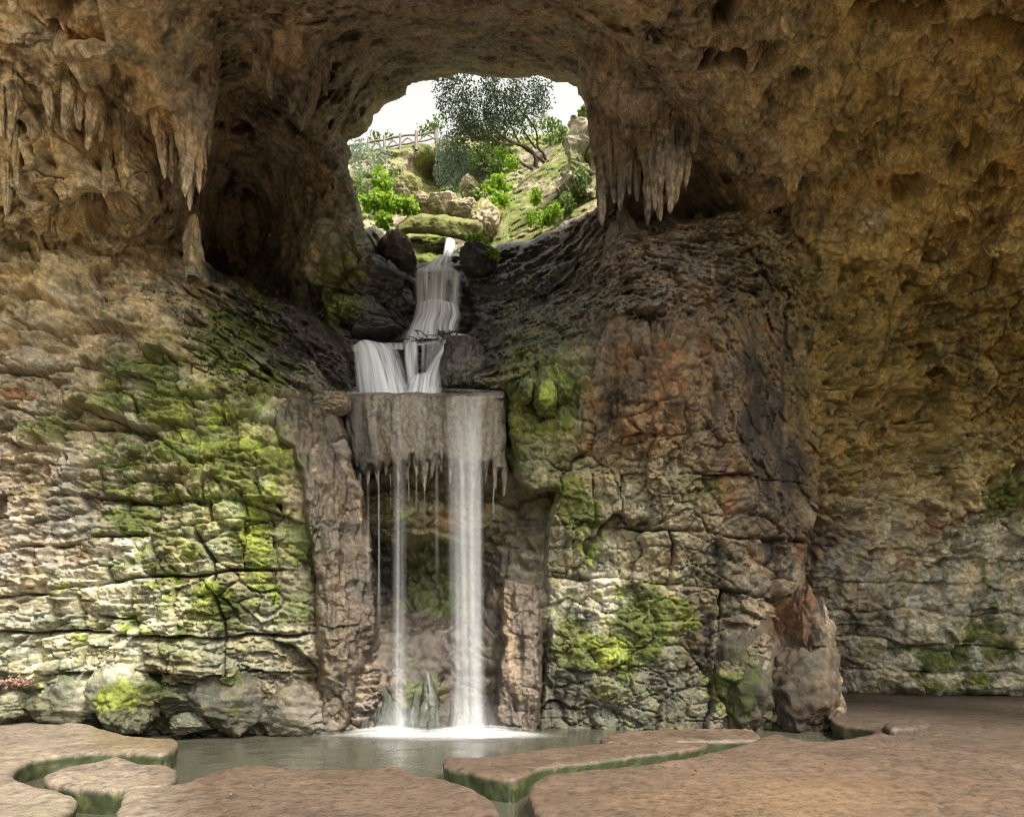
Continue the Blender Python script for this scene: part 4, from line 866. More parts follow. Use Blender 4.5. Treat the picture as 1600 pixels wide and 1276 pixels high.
# ------------------------------------------------------------------ falling water
def ribbon(name, left, right, mat, parent, dens=lambda u, v: 1.0, nu=24, nv=60, bulge=.12, endfade=.12, topfade=.0, wig=.03, seed=0):
    Lp = bezier_path([pt(*p) for p in left], nv); Rp = bezier_path([pt(*p) for p in right], nv)
    u = np.linspace(0, 1, nu)[None, :, None]
    V = Lp[:, None]*(1-u)+Rp[:, None]*u
    U, Vv = np.meshgrid(np.linspace(0, 1, nu), np.linspace(0, 1, nv))
    V[..., 1] -= bulge*np.sin(np.pi*U)+wig*vn(np.stack([U*9+seed, Vv*2, 0*U], -1).astype(np.float32))*2
    wm = np.linalg.norm(Rp-Lp, axis=1).mean(); lm = np.linalg.norm(np.diff(Lp, axis=0), axis=1).sum()
    e = np.clip(np.minimum(U, 1-U)/max(endfade, 1e-3), 0, 1); e = e*e*(3-2*e)
    if topfade > 0: e = e*sst(0, topfade, Vv)
    d = e*dens(U, Vv)
    uv = np.stack([U*wm+seed*3.3, Vv*lm], -1).reshape(-1, 2)
    idx = np.arange(nu*nv).reshape(nv, nu)
    Q = np.stack([idx[:-1, :-1], idx[1:, :-1], idx[1:, 1:], idx[:-1, 1:]], -1).reshape(-1, 4)
    o = mk(name, V.reshape(-1, 3), Q, mat, None, {'dens': d.reshape(-1)}, recenter=True, uv=uv)
    if parent is not None: put(o, parent)
    return o
fall = empty('waterfall', pt(690, 1140, 13.6)); thing(fall, 'silky white waterfall dropping from the dripstone weir into the pool', 'waterfall')
LIP = 13.62
for k in range(3):
    ribbon('water_stream', [(686+k*5, 622, LIP-k*.04), (690+k*4, 700, LIP-.1-k*.05), (697+k*3, 900, LIP-.2-k*.05), (698+k*3, 1138, LIP-.22-k*.05)], [(762-k*5, 622, LIP-k*.04), (760-k*3, 700, LIP-.1-k*.05), (756-k*2, 900, LIP-.2-k*.05), (758-k*2, 1138, LIP-.22-k*.05)],
           M_VEIL if k != 2 else M_FALL, fall, dens=lambda u, v, k=k: (.30+.65*sst(0, .35, v))*(.55+.55*u**1.5)*(.6 if k == 2 else .9), seed=k*2.2, endfade=.3)
ribbon('water_stream', [(739, 618, 13.5), (739, 800, 13.35), (737, 1000, 13.3), (734, 1140, 13.3)], [(756, 618, 13.5), (757, 800, 13.35), (759, 1000, 13.3), (762, 1140, 13.3)], M_FALL, fall, dens=lambda u, v: .45+.35*v, nu=14, seed=9, endfade=.5, bulge=.05)
ribbon('water_stream', [(610, 622, 13.6), (612, 760, 13.45), (611, 950, 13.4), (606, 1140, 13.35)], [(637, 622, 13.6), (637, 760, 13.45), (637, 950, 13.4), (642, 1140, 13.35)], M_FALL, fall, dens=lambda u, v: .34+.36*sst(.1, .4, v), nu=14, seed=13, endfade=.48, bulge=.06)
for i, (x, a, b_, w_, dn) in enumerate([(592, 735, 1000, 4, .55), (610, 740, 800, 3, .5), (576, 745, 960, 6, .25), (563, 740, 850, 6, .22), (650, 730, 810, 3, .4), (664, 745, 830, 3, .45), (683, 640, 960, 7, .28), (704, 700, 1120, 9, .2), (772, 755, 815, 3, .55), (722, 700, 1130, 10, .2), (655, 620, 740, 22, .25), (560, 618, 730, 16, .2), (586, 618, 735, 12, .25), (638, 740, 790, 3, .4), (775, 618, 740, 10, .2)]):
    ribbon('water_stream', [(x-w_/2, a, 13.66), (x-w_/2+math.sin(i*2.1)*1.2, (a+b_)/2, 13.6), (x-w_*.9, b_, 13.58)], [(x+w_/2, a, 13.66), (x+w_/2+math.sin(i*2.1)*1.2, (a+b_)/2, 13.6), (x+w_*.9, b_, 13.58)], M_FALL, fall, dens=lambda u, v, dn=dn: dn*1.25*(1-sst(.45, 1, v)), nu=6, nv=24, seed=20+i, endfade=.45, bulge=.01)
for i, (xa, xb, ta, dn) in enumerate([(560, 690, 1085, .16), (660, 800, 1075, .20), (590, 660, 1040, .14), (690, 780, 1030, .16)]):
    ribbon('spray', [(xa+22, ta, 13.5-.1*i), (xa+8, (ta+1145)/2, 13.4-.1*i), (xa-12, 1150, 13.3-.1*i)], [(xb-22, ta, 13.5-.1*i), (xb-8, (ta+1145)/2, 13.4-.1*i), (xb+12, 1150, 13.3-.1*i)], M_VEIL, fall, dens=lambda u, v, dn=dn: dn*4*sst(0, .9, v), nu=24, nv=20, seed=70+i, endfade=.5, bulge=.3, topfade=.5)
# bright water on the lip
ribbon('water_lip', [(541, 612, 14.1), (541, 614, 13.9), (541, 619, 13.86)], [(789, 612, 14.1), (789, 614, 13.86), (789, 619, 13.8)], M_FALL, fall, dens=lambda u, v: (.85-.85*sst(.45, 1, v))*(.6+.4*np.sin(u*37)*np.sin(u*13)), nu=60, nv=10, seed=51, endfade=.02, bulge=.22)

casc = empty('cascade', pt(640, 612, 15.3)); thing(casc, 'middle cascade of white water spilling in a curve onto the weir', 'waterfall', 'white falls of the stream')
ribbon('water_stream', [(551, 540, 15.9), (551, 550, 15.55), (553, 585, 15.4), (556, 640, 15.35)], [(616, 541, 15.9), (626, 552, 15.6), (636, 590, 15.2), (642, 640, 15.1)], M_CASC, casc, dens=lambda u, v: .55+.30*np.sin(u*16)**2*(1-v)+.25*v, nu=40, seed=31, wig=.008, bulge=.25, endfade=.14)
ribbon('water_stream', [(552, 541, 15.85), (553, 556, 15.5), (556, 600, 15.3), (560, 640, 15.3)], [(600, 541, 15.85), (618, 556, 15.5), (638, 604, 15.1), (650, 640, 15.1)], M_CASC, casc, dens=lambda u, v: .9, nu=30, seed=33, wig=.008, bulge=.35, endfade=.12)
ribbon('water_stream', [(632, 538, 16.0), (630, 548, 15.8), (632, 575, 15.6), (640, 640, 15.5)], [(655, 534, 16.1), (655, 545, 15.8), (655, 575, 15.6), (658, 640, 15.5)], M_CASC, casc, dens=lambda u, v: .95-.3*v, nu=16, seed=35, wig=.008, bulge=.1, endfade=.25)
ribbon('water_stream', [(655, 536, 16.1), (657, 546, 15.8), (657, 600, 15.6)], [(690, 532, 16.2), (690, 543, 15.8), (680, 600, 15.6)], M_CASC, casc, dens=lambda u, v: .45-.2*v, nu=16, seed=36, wig=.008, bulge=.1)
ribbon('water_stream', [(688, 531, 16.2), (682, 550, 15.8), (668, 575, 15.5), (655, 598, 15.2), (632, 640, 15.0)], [(732, 524, 16.4), (716, 545, 15.8), (697, 570, 15.4), (692, 600, 15.1), (694, 640, 15.0)], M_CASC, casc, dens=lambda u, v: .85, nu=30, seed=37, wig=.008, bulge=.2, endfade=.15)
ribbon('water_stream', [(640, 588, 15.3), (632, 600, 15.1), (620, 640, 14.9)], [(690, 584, 15.3), (692, 600, 15.1), (694, 640, 14.9)], M_CASC, casc, dens=lambda u, v: .9*sst(0, .3, v), nu=30, nv=20, seed=38, wig=.008, bulge=.2, endfade=.25)
for (xa, xb, ya, yb, Dd) in ((548, 636, 542, 539, 15.95), (628, 732, 537, 524, 16.2)):
    ribbon('water_lip', [(xa, ya-3, Dd+.25), (xa, ya, Dd), (xa, ya+7, Dd-.2)], [(xb, yb-3, Dd+.35), (xb, yb, Dd), (xb, yb+7, Dd-.2)], M_CASC, casc, dens=lambda u, v: .8, nu=30, nv=8, seed=61, endfade=.1, wig=.008, bulge=.05)
up = empty('cascade', pt(685, 530, 17.2)); thing(up, 'upper cascade of white water fanning over a ledge below the stone bridge', 'waterfall', 'white falls of the stream')
ribbon('water_stream', [(648, 422, 17.6), (645, 430, 17.2), (646, 455, 17.1), (649, 484, 17.0)], [(722, 425, 17.5), (724, 432, 17.1), (722, 455, 17.0), (719, 486, 16.9)], M_CASC, up, dens=lambda u, v: .85-.25*u, nu=36, seed=41, wig=.008, bulge=.25, endfade=.14)
ribbon('water_stream', [(648, 476, 17.0), (644, 495, 16.7), (636, 515, 16.4), (626, 538, 16.2)], [(718, 478, 16.9), (722, 495, 16.7), (718, 515, 16.4), (724, 536, 16.2)], M_CASC, up, dens=lambda u, v: .95, nu=36, seed=43, wig=.008, bulge=.3, endfade=.15)
ribbon('water_stream', [(660, 480, 16.9), (646, 500, 16.6), (606, 538, 16.1)], [(700, 480, 16.9), (705, 500, 16.6), (700, 538, 16.1)], M_VEIL, up, dens=lambda u, v: .9, nu=30, seed=44, wig=.008, bulge=.35, endfade=.3)
ribbon('water_stream', [(688, 400, 18.6), (668, 412, 18.0), (646, 427, 17.3)], [(704, 401, 18.6), (708, 414, 18.0), (724, 427, 17.2)], M_CASC, up, dens=lambda u, v: .95, nu=20, nv=20, seed=45, wig=.008, bulge=.1, endfade=.2)
topf = empty('cascade', pt(703, 400, 20)); thing(topf, 'small topmost chute of white water dropping out from under the stone bridge', 'waterfall', 'white falls of the stream')
ribbon('water_stream', [(695, 374, 20.6), (694, 386, 20.2), (690, 402, 19.2)], [(710, 374, 20.6), (713, 383, 20.2), (706, 403, 19.2)], M_CASC, topf, dens=lambda u, v: 1.0, nu=12, nv=20, seed=46, wig=.008, bulge=.1, endfade=.2)

# foam on the pool
m, n, l, b = mat_base('foam'); b.inputs['Base Color'].default_value = (.9, .92, .95, 1); b.inputs['Roughness'].default_value = .8
at = n.new('ShaderNodeAttribute'); at.attribute_name = 'dens'; l.new(at.outputs['Fac'], b.inputs['Alpha']); M_FOAM = m
xs = np.linspace(-4.2, 1.2, 160); ys = np.linspace(11.8, 14.6, 80); XX, YY = np.meshgrid(xs, ys)
for k in range(4):
    Pn = np.stack([XX, YY*2.0, 0*XX+k*3], -1).astype(np.float32)
    nn = fbm(Pn, (1.2, 1.2, 1.2), 4, .55, off=900)
    e = np.zeros(XX.shape)
    for (cx, cy, rx, ry, a) in ((-.75, 13.2, 1.2, .50, 1.0), (-2.35, 13.2, 1.05, .42, .85), (-1.5, 12.9, 1.7, .5, .55), (0., 13.1, 1.0, .35, .45)):
        e = np.maximum(e, a*np.exp(-((XX-cx)/rx)**2-((YY-cy)/ry)**2))
    h = -.285+.012*k+e*(.03+.05*k)*(1+.6*nn)
    d = np.clip(sst(.04+.08*k, .9, e*(1+.9*nn))*(.42-.08*k), 0, 1)
    V = np.stack([XX, YY, h], -1).reshape(-1, 3); idx = np.arange(XX.size).reshape(XX.shape)
    kk = (d[:-1, :-1] > 0) | (d[1:, 1:] > 0)
    Q = np.stack([idx[:-1, :-1][kk], idx[:-1, 1:][kk], idx[1:, 1:][kk], idx[1:, :-1][kk]], -1)
    u, inv = np.unique(Q, return_inverse=True)
    o = mk('foam', V[u], inv.reshape(Q.shape), M_FOAM, None, {'dens': d.reshape(-1)[u]}, recenter=True); put(o, fall)

# stalagmites the falls have built at their foot
def sg_color(px, py, P):
    n1 = afbm(P, (6, 6, 1), 3, .6, off=910); g = sst(-.1, .4, n1)[..., None]
    return np.clip(np.array([.045, .05, .036], np.float32)*(1-g)+np.array([.15, .165, .135], np.float32)*g, .01, .6)
alc = bpy.data.objects['alcove_rock']
for i, (x, top, r) in enumerate([(603, 1082, 14), (618, 1095, 12), (594, 1105, 12), (648, 1078, 10), (668, 1048, 20), (660, 1100, 20), (678, 1100, 18), (708, 1090, 9), (728, 1090, 10), (572, 1122, 7), (591, 1125, 8), (650, 1120, 16)]):
    stalactite(x, 1158, top, 13.75+.06*(i % 3), r, 500+i*1.9, alc, name='stalagmite', r1=3, power=.9, cf=sg_color)
# drip-worn column right of the fall
def fs_color(X, Y, P):
    n1 = afbm(P, (7, 7, 1.0), 4, .6, off=915); n2 = fbm(P, (12, 12, 9), 3, .65, off=916)
    core = np.exp(-((X-(796+.10*(Y-980)))/9)**2)*sst(905, 930, Y)*sst(1110, 1060, Y)
    c = np.array([.10, .075, .055], np.float32)*(1-core[..., None])+np.array([.24, .175, .11], np.float32)*core[..., None]
    return np.clip(c*np.clip(1+1.0*n1+.6*n2, .2, 2)[..., None], .01, .6)
for nm_, poly_, ctrl_ in (('flowstone', [(782, 925), (786, 906), (800, 900), (822, 906), (838, 915), (846, 940), (848, 1010), (846, 1165), (762, 1165), (770, 1100), (776, 1040), (784, 1000), (778, 960)], [(780, 930, 14.5), (800, 930, 14.15), (845, 930, 14.45), (796, 1050, 14.05), (765, 1160, 14.3), (846, 1160, 14.3), (790, 1160, 13.95)]),
    ('flowstone', [(420, 630), (470, 618), (520, 632), (536, 660), (552, 720), (566, 770), (578, 830), (586, 900), (590, 985), (576, 1040), (556, 1075), (540, 1165), (500, 1165), (498, 1080), (494, 1000), (492, 900), (480, 840), (470, 770), (452, 712), (428, 690)], [(420, 640, 13.1), (470, 630, 13.2), (530, 660, 13.75), (470, 760, 12.95), (560, 780, 13.8), (515, 800, 13.0), (490, 950, 13.15), (586, 930, 14.1), (540, 950, 13.2), (500, 1160, 13.45), (560, 1160, 13.7)])):
    def rel_fs(px, py, P, nm_=nm_):
        h = .26*afbm(P, (2.6, 2.6, .55), 3, .6, off=841)+.13*afbm(P, (6.5, 6.5, 1.1), 3, .6, off=842)+.12*fbm(P, (1.7, 1.7, 1.7), 4, .6, off=843, ridge=True)+.04*fbm(P, (9, 9, 9), 3, .65, off=844)+broken(P, 2.2, 2.0, .07, .8, 33.)
        return h.astype(np.float32), np.zeros(px.shape, np.int32)
    L = relief_layer(poly_, ctrl_, rel_fs, step=1.7, edge_w=12, edge_d=.6, wob=5, colorf=fs_color if poly_[0][0] > 700 else (lambda X, Y, P: stone_color(X, Y, P, mossk=1.15)*np.array([.40, .36, .31], np.float32)))
    V_, Q_, b_, A_ = L; A_['wet'][:] = .8
    submesh(nm_, Q_, V_, A_, M_ROCK, alc if poly_[0][0] > 700 else left_wall)

# ------------------------------------------------------------------ outside the shaft: cliffs, bridge, fence, plants
def tan_color(base, grn, amt, off=0):
    def f(px, py, P):
        n1 = fbm(P, (.9, .9, .9), 5, .6, off=930+off); n2 = fbm(P, (4.5, 4.5, 6), 4, .6, off=931+off)
        c = np.array(base, np.float32)*np.clip(1+.8*n1+1.1*n2, .15, 1.9)[..., None]
        g = sst(.5-amt, .8-amt, .5+n1*.9+.3*n2)[..., None]
        return np.clip(c*(1-g)+np.array(grn, np.float32)*np.clip(1+.7*n2, .3, 2)[..., None]*g, .01, .75)
    return f
def rel_ext(fr, amp, o_=0, tilt=(0, 0)):
    def f(px, py, P):
        h = amp*(.9*fbm(P, (.5, .5, .5), 4, .55, off=950+o_)+.55*strata(P, fr, .6, 951+o_, tilt)+.35*fbm(P, (1.8, 1.8, 2.2), 4, .6, off=952+o_)+.2*cracks(P, (.8, .8, 1.4), .05, 953+o_))
        return h.astype(np.float32), np.zeros(px.shape, np.int32)
    return f
def ext(name, poly, ctrl, rel, cf, step=1.4, ew=7, ed=.8, wob=3, extra=None, kind=None, wet=0.0):
    V, Q, b, A = relief_layer(poly, ctrl, rel, step=step, edge_w=ew, edge_d=ed, wob=wob, colorf=cf, extra=extra)
    A['wet'][:] = wet
    return submesh(name, Q, V, A, M_ROCK, None, recenter=(kind is None), kind=kind)
ext('far_cliff', [(500, 470), (500, 245), (548, 240), (590, 234), (625, 228), (650, 222), (668, 224), (700, 214), (760, 210), (800, 214), (860, 205), (915, 190), (960, 190), (960, 470)],
    [(500, 300, 27), (600, 230, 28), (660, 225, 28), (700, 220, 30), (800, 210, 29), (950, 200, 27), (600, 350, 26), (700, 400, 24), (800, 300, 27), (900, 300, 25), (520, 450, 23), (950, 450, 22), (600, 290, 26.5), (760, 330, 26)],
    rel_ext(.9, .55), tan_color((.38, .31, .23), (.16, .18, .06), .24), extra=lambda x, y: 3.6*np.exp(-(((x-695)/52)**4+((y-285-.25*(x-695)*0)/36)**4)), kind='structure')
ext('right_bank', [(745, 420), (752, 372), (770, 330), (800, 300), (830, 262), (850, 250), (880, 222), (905, 215), (960, 200), (960, 440), (800, 450)],
    [(745, 420, 20), (760, 370, 22), (800, 300, 24), (830, 265, 25), (900, 220, 24), (960, 210, 22), (900, 300, 21), (930, 340, 19.5), (850, 360, 20), (800, 430, 19.3), (950, 430, 18.6)],
    rel_ext(1.3, .55, 5, (-.4, 0)), tan_color((.36, .30, .19), (.15, .17, .05), .20, 5), kind='structure')
thing(ext('rock_pillar', [(872, 300), (880, 262), (886, 240), (880, 222), (888, 208), (882, 195), (892, 186), (905, 183), (916, 170), (926, 175), (936, 210), (936, 300)],
    [(880, 230, 20.6), (900, 230, 20.0), (924, 230, 20.6), (900, 185, 20.3), (900, 285, 19.8)], rel_ext(1.9, .85, 9), tan_color((.34, .31, .23), (.15, .16, .07), -.1, 9), step=1, ew=10, ed=1.0, wob=7),
    'stacked grey rock pillar standing at the right rim of the opening', 'rock')
br = ext('stone_bridge', [(608, 372), (622, 352), (638, 340), (660, 334), (690, 336), (722, 340), (748, 344), (756, 352), (752, 366), (744, 380), (728, 379), (700, 372), (668, 367), (640, 367), (625, 374)],
    [(608, 360, 21), (660, 335, 20.8), (690, 350, 20.2), (750, 360, 20.6), (650, 365, 20.5), (700, 372, 20.5)], rel_ext(2.6, .40, 13, (-.12, 0)), tan_color((.30, .26, .15), (.15, .16, .05), .22, 13), step=1, ew=9, ed=.9, wob=2)
thing(br, 'layered mossy natural stone bridge spanning the stream above the top chute', 'bridge')
for i, (x, y, D, rx, ry, lab) in enumerate([(690, 322, 23, 24, 15, 'cracked tan boulder heaped behind the stone bridge'), (722, 330, 22.6, 22, 13, 'low grey boulder right of the cracked one behind the bridge'), (662, 326, 23.2, 13, 12, 'narrow boulder at the left end of the heap behind the bridge'), (640, 300, 24.2, 22, 20, 'rounded yellow tan boulder below the cliff fence'), (760, 345, 21.8, 24, 26, 'upright pale boulder where the bridge meets the right bank'), (735, 300, 24.5, 16, 14, 'rock at the right mouth of the far hollow')]):
    thing(boulder('boulder', x, y, D, rx, ry, .6, 700+i*9, cf=tan_color((.45, .37, .27), (.2, .2, .07), 0., 20+i), wet=0), lab, 'boulder', 'sunlit boulders outside the cave')
ext('mossy_bank', [(590, 420), (590, 372), (625, 360), (700, 362), (706, 385), (700, 420)], [(590, 400, 21.5), (650, 365, 22), (700, 370, 21.5), (650, 415, 20), (600, 415, 19.8), (700, 410, 20.5)], rel_ext(1.8, .6, 17), tan_color((.26, .24, .12), (.16, .20, .04), .3, 17), kind='structure')

# plants
def leaf_mat(name, c1, c2, tr=.35, rough=.5):
    m, n, l, b = mat_base(name)
    oi = n.new('ShaderNodeNewGeometry'); wn = n.new('ShaderNodeTexNoise'); wn.inputs['Scale'].default_value = 5; l.new(oi.outputs['Position'], wn.inputs[0])
    rp = n.new('ShaderNodeMapRange'); l.new(oi.outputs['Random Per Island'], rp.inputs[0])
    mx = n.new('ShaderNodeMix'); mx.data_type = 'RGBA'; l.new(rp.outputs[0], mx.inputs[0]); mx.inputs[6].default_value = (*c1, 1); mx.inputs[7].default_value = (*c2, 1)
    l.new(mx.outputs[2], b.inputs['Base Color']); b.inputs['Roughness'].default_value = rough
    ts = n.new('ShaderNodeBsdfTranslucent'); l.new(mx.outputs[2], ts.inputs[0])
    ms = n.new('ShaderNodeMixShader'); ms.inputs[0].default_value = tr; l.new(b.outputs[0], ms.inputs[1]); l.new(ts.outputs[0], ms.inputs[2]); l.new(ms.outputs[0], n['Material Output'].inputs[0])
    return m
ML_BRIGHT = leaf_mat('bright_leaf', (.16, .30, .02), (.32, .46, .05), .5); ML_DARK = leaf_mat('dark_leaf', (.022, .032, .020), (.06, .085, .035), .15, .35)
ML_MID = leaf_mat('mid_leaf', (.07, .12, .025), (.17, .24, .06), .4); ML_GREY = leaf_mat('grey_leaf', (.13, .18, .12), (.28, .36, .24), .4)
def mat_plain(name, c, r=.8):
    m, n, l, b = mat_base(name)
    g = n.new('ShaderNodeNewGeometry'); t = n.new('ShaderNodeTexNoise'); t.inputs['Scale'].default_value = 9; t.inputs['Detail'].default_value = 5; l.new(g.outputs['Position'], t.inputs[0])
    mx = n.new('ShaderNodeMix'); mx.data_type = 'RGBA'; l.new(t.outputs[0], mx.inputs[0]); mx.inputs[6].default_value = (c[0]*.5, c[1]*.5, c[2]*.5, 1); mx.inputs[7].default_value = (c[0]*1.5, c[1]*1.5, c[2]*1.5, 1)
    l.new(mx.outputs[2], b.inputs['Base Color']); b.inputs['Roughness'].default_value = r
    bp = n.new('ShaderNodeBump'); bp.inputs['Strength'].default_value = .5; bp.inputs['Distance'].default_value = .03; l.new(t.outputs[0], bp.inputs['Height']); l.new(bp.outputs[0], b.inputs['Normal']); return m
M_BARK = mat_plain('bark', (.055, .045, .035)); M_WOOD = mat_plain('weathered_wood', (.17, .145, .12)); M_TWIG = mat_plain('wet_twig', (.045, .032, .024), .4)
def leafcloud(clusters, size, seed, aspect=.5, droop=.0, gap=.15, gs=1.6, up=.3):
    """clusters: (px,py,D,rx_px,ry_px,depth_m,n) -> quads folded along the midrib"""
    r = np.random.default_rng(seed); C0 = []
    for (x, y, D, rx, ry, dm, n_) in clusters:
        d = r.normal(size=(n_*2, 3)); d /= np.linalg.norm(d, axis=1)[:, None]; d *= (r.random((n_*2, 1))**.45)
        c = np.array(pt(x, y, D))+d*np.array([rx/F*D, dm, ry/F*D])
        k = fbm(c.astype(np.float32), (gs, gs, gs), 3, .6, off=seed) > -gap+.0
        C0.append(c[k][:n_])
    c = np.concatenate(C0); n_ = len(c)
    a = r.normal(size=(n_, 3)); a[:, 2] = a[:, 2]*.6-droop; a /= np.linalg.norm(a, axis=1)[:, None]
    nn = r.normal(size=(n_, 3)); nn[:, 2] += up*2; b = np.cross(a, nn); b /= np.linalg.norm(b, axis=1)[:, None]+1e-9; nn = np.cross(a, b)
    s = (size*r.uniform(.6, 1.3, (n_, 1)))
    p0 = c-a*s*.5; p2 = c+a*s*.5; p1 = c+b*s*aspect*.5+nn*s*.08-a*s*.05; p3 = c-b*s*aspect*.5+nn*s*.08-a*s*.05
    V = np.stack([p0, p1, p2, p3], 1).reshape(-1, 3); Q = np.arange(n_*4).reshape(n_, 4)
    return V, Q
def plant(name, label, cat, clusters, size, mat, seed, stems=(), group=None, base=None, aspect=.5, droop=0, gap=.15, gs=1.6, smat=None, part='foliage'):
    bx = base or (clusters[0][0], clusters[0][1]+clusters[0][4], clusters[0][2])
    t = empty(name, pt(*bx)); thing(t, label, cat, group)
    V, Q = leafcloud(clusters, size, seed, aspect, droop, gap, gs)
    put(mk(part, V, Q, mat, None, {}, smooth=False, recenter=True), t)
    for (pth, r0, r1, nm) in stems:
        p = bezier_path([pt(*q) for q in pth], 14); v, q = tube_mesh(p, np.linspace(r0, r1, 14)); put(mk(nm, v, q, smat or M_BARK, None, {}, recenter=True), t)
    return t
plant('tree', 'dark fine leaved tree leaning over the opening against the white sky', 'tree',
      [(745, 148, 23.2, 68, 34, 1.5, 2550), (705, 140, 23.4, 32, 24, 1.1, 884), (800, 145, 23, 55, 26, 1.4, 1700), (845, 148, 22.8, 25, 20, .8, 595), (765, 178, 23.4, 55, 28, 1.2, 1700), (732, 190, 23.6, 35, 25, 1.0, 850), (810, 172, 23, 45, 22, 1.0, 850), (700, 165, 23.4, 22, 14, .7, 221)], .092, ML_DARK, 3,
      stems=[([(838, 262, 24.2), (836, 245, 24), (826, 232, 23.8), (800, 222, 23.6), (775, 205, 23.4), (755, 180, 23.3)], .075, .02, 'trunk'), ([(832, 264, 24.2), (815, 255, 23.9), (795, 235, 23.6), (770, 215, 23.4), (750, 195, 23.3)], .055, .015, 'branch'), ([(853, 250, 24.2), (848, 238, 24), (840, 230, 23.8), (838, 205, 23.5), (820, 180, 23.2), (800, 160, 23)], .06, .015, 'branch'), ([(850, 254, 24.3), (835, 242, 24), (815, 228, 23.8), (800, 200, 23.4), (790, 170, 23.2)], .05, .012, 'branch'), ([(838, 232, 24), (825, 215, 23.7), (815, 195, 23.4), (825, 165, 23)], .04, .012, 'branch'), ([(826, 232, 23.8), (808, 225, 23.6), (785, 225, 23.5), (760, 212, 23.4), (735, 200, 23.5)], .035, .01, 'branch')], base=(840, 264, 24.2), gap=.08, gs=2.2)
plant('tree', 'mid green bushy tree crown below the dark one in the centre of the opening', 'tree',
      [(748, 212, 24.6, 42, 22, 1.4, 1100), (790, 205, 24.6, 40, 20, 1.4, 900), (720, 222, 25, 26, 18, 1.2, 600), (830, 200, 24.6, 22, 16, 1, 250), (770, 232, 24.4, 36, 16, 1.1, 500)], .12, ML_MID, 5,
      stems=[([(765, 262, 25), (768, 245, 24.8), (760, 225, 24.6), (745, 205, 24.6)], .07, .02, 'trunk'), ([(768, 245, 24.8), (790, 230, 24.6), (805, 210, 24.6)], .04, .015, 'branch')], gap=.2)
plant('weeping_shrub', 'grey green weeping shrub hanging over the far dark hollow', 'shrub',
      [(700, 240, 25, 24, 22, .8, 900), (722, 258, 25, 30, 22, .8, 1000), (745, 268, 24.8, 24, 20, .8, 700), (690, 270, 25, 14, 20, .5, 320), (755, 288, 24.7, 16, 18, .5, 330), (712, 285, 24.9, 22, 16, .5, 420), (738, 298, 24.8, 12, 14, .4, 200)], .17, ML_GREY, 7, droop=1.6, aspect=.22, gap=.3,
      stems=[([(725, 225, 25.4), (720, 245, 25.1), (708, 270, 25)], .05, .015, 'stem'), ([(730, 225, 25.4), (745, 250, 25), (752, 285, 24.8)], .05, .015, 'stem')])
plant('leafy_shrub', 'bright lime green leafy shrub at the left side of the opening', 'shrub',
      [(597, 290, 21.5, 17, 22, .6, 330), (593, 320, 21.4, 16, 18, .6, 260), (610, 318, 21.3, 14, 12, .5, 130), (635, 322, 21.2, 20, 9, .5, 190), (572, 318, 21.6, 12, 8, .4, 80), (600, 345, 21.2, 14, 10, .4, 130)], .19, ML_BRIGHT, 9, aspect=.75, gap=.35,
      stems=[([(596, 356, 21.4), (596, 330, 21.4), (597, 300, 21.5), (592, 275, 21.5)], .04, .012, 'stem'), ([(596, 335, 21.4), (612, 322, 21.3), (640, 322, 21.2)], .03, .01, 'stem')], group='bright green shrubs outside')
plant('grey_shrub', 'dull grey green shrub under the left end of the cliff fence', 'shrub', [(565, 246, 26, 24, 20, .8, 700), (595, 250, 26, 22, 16, .8, 450), (560, 275, 25, 12, 16, .6, 200)], .11, ML_GREY, 11, gap=.2)
G = 'bright green shrubs outside'
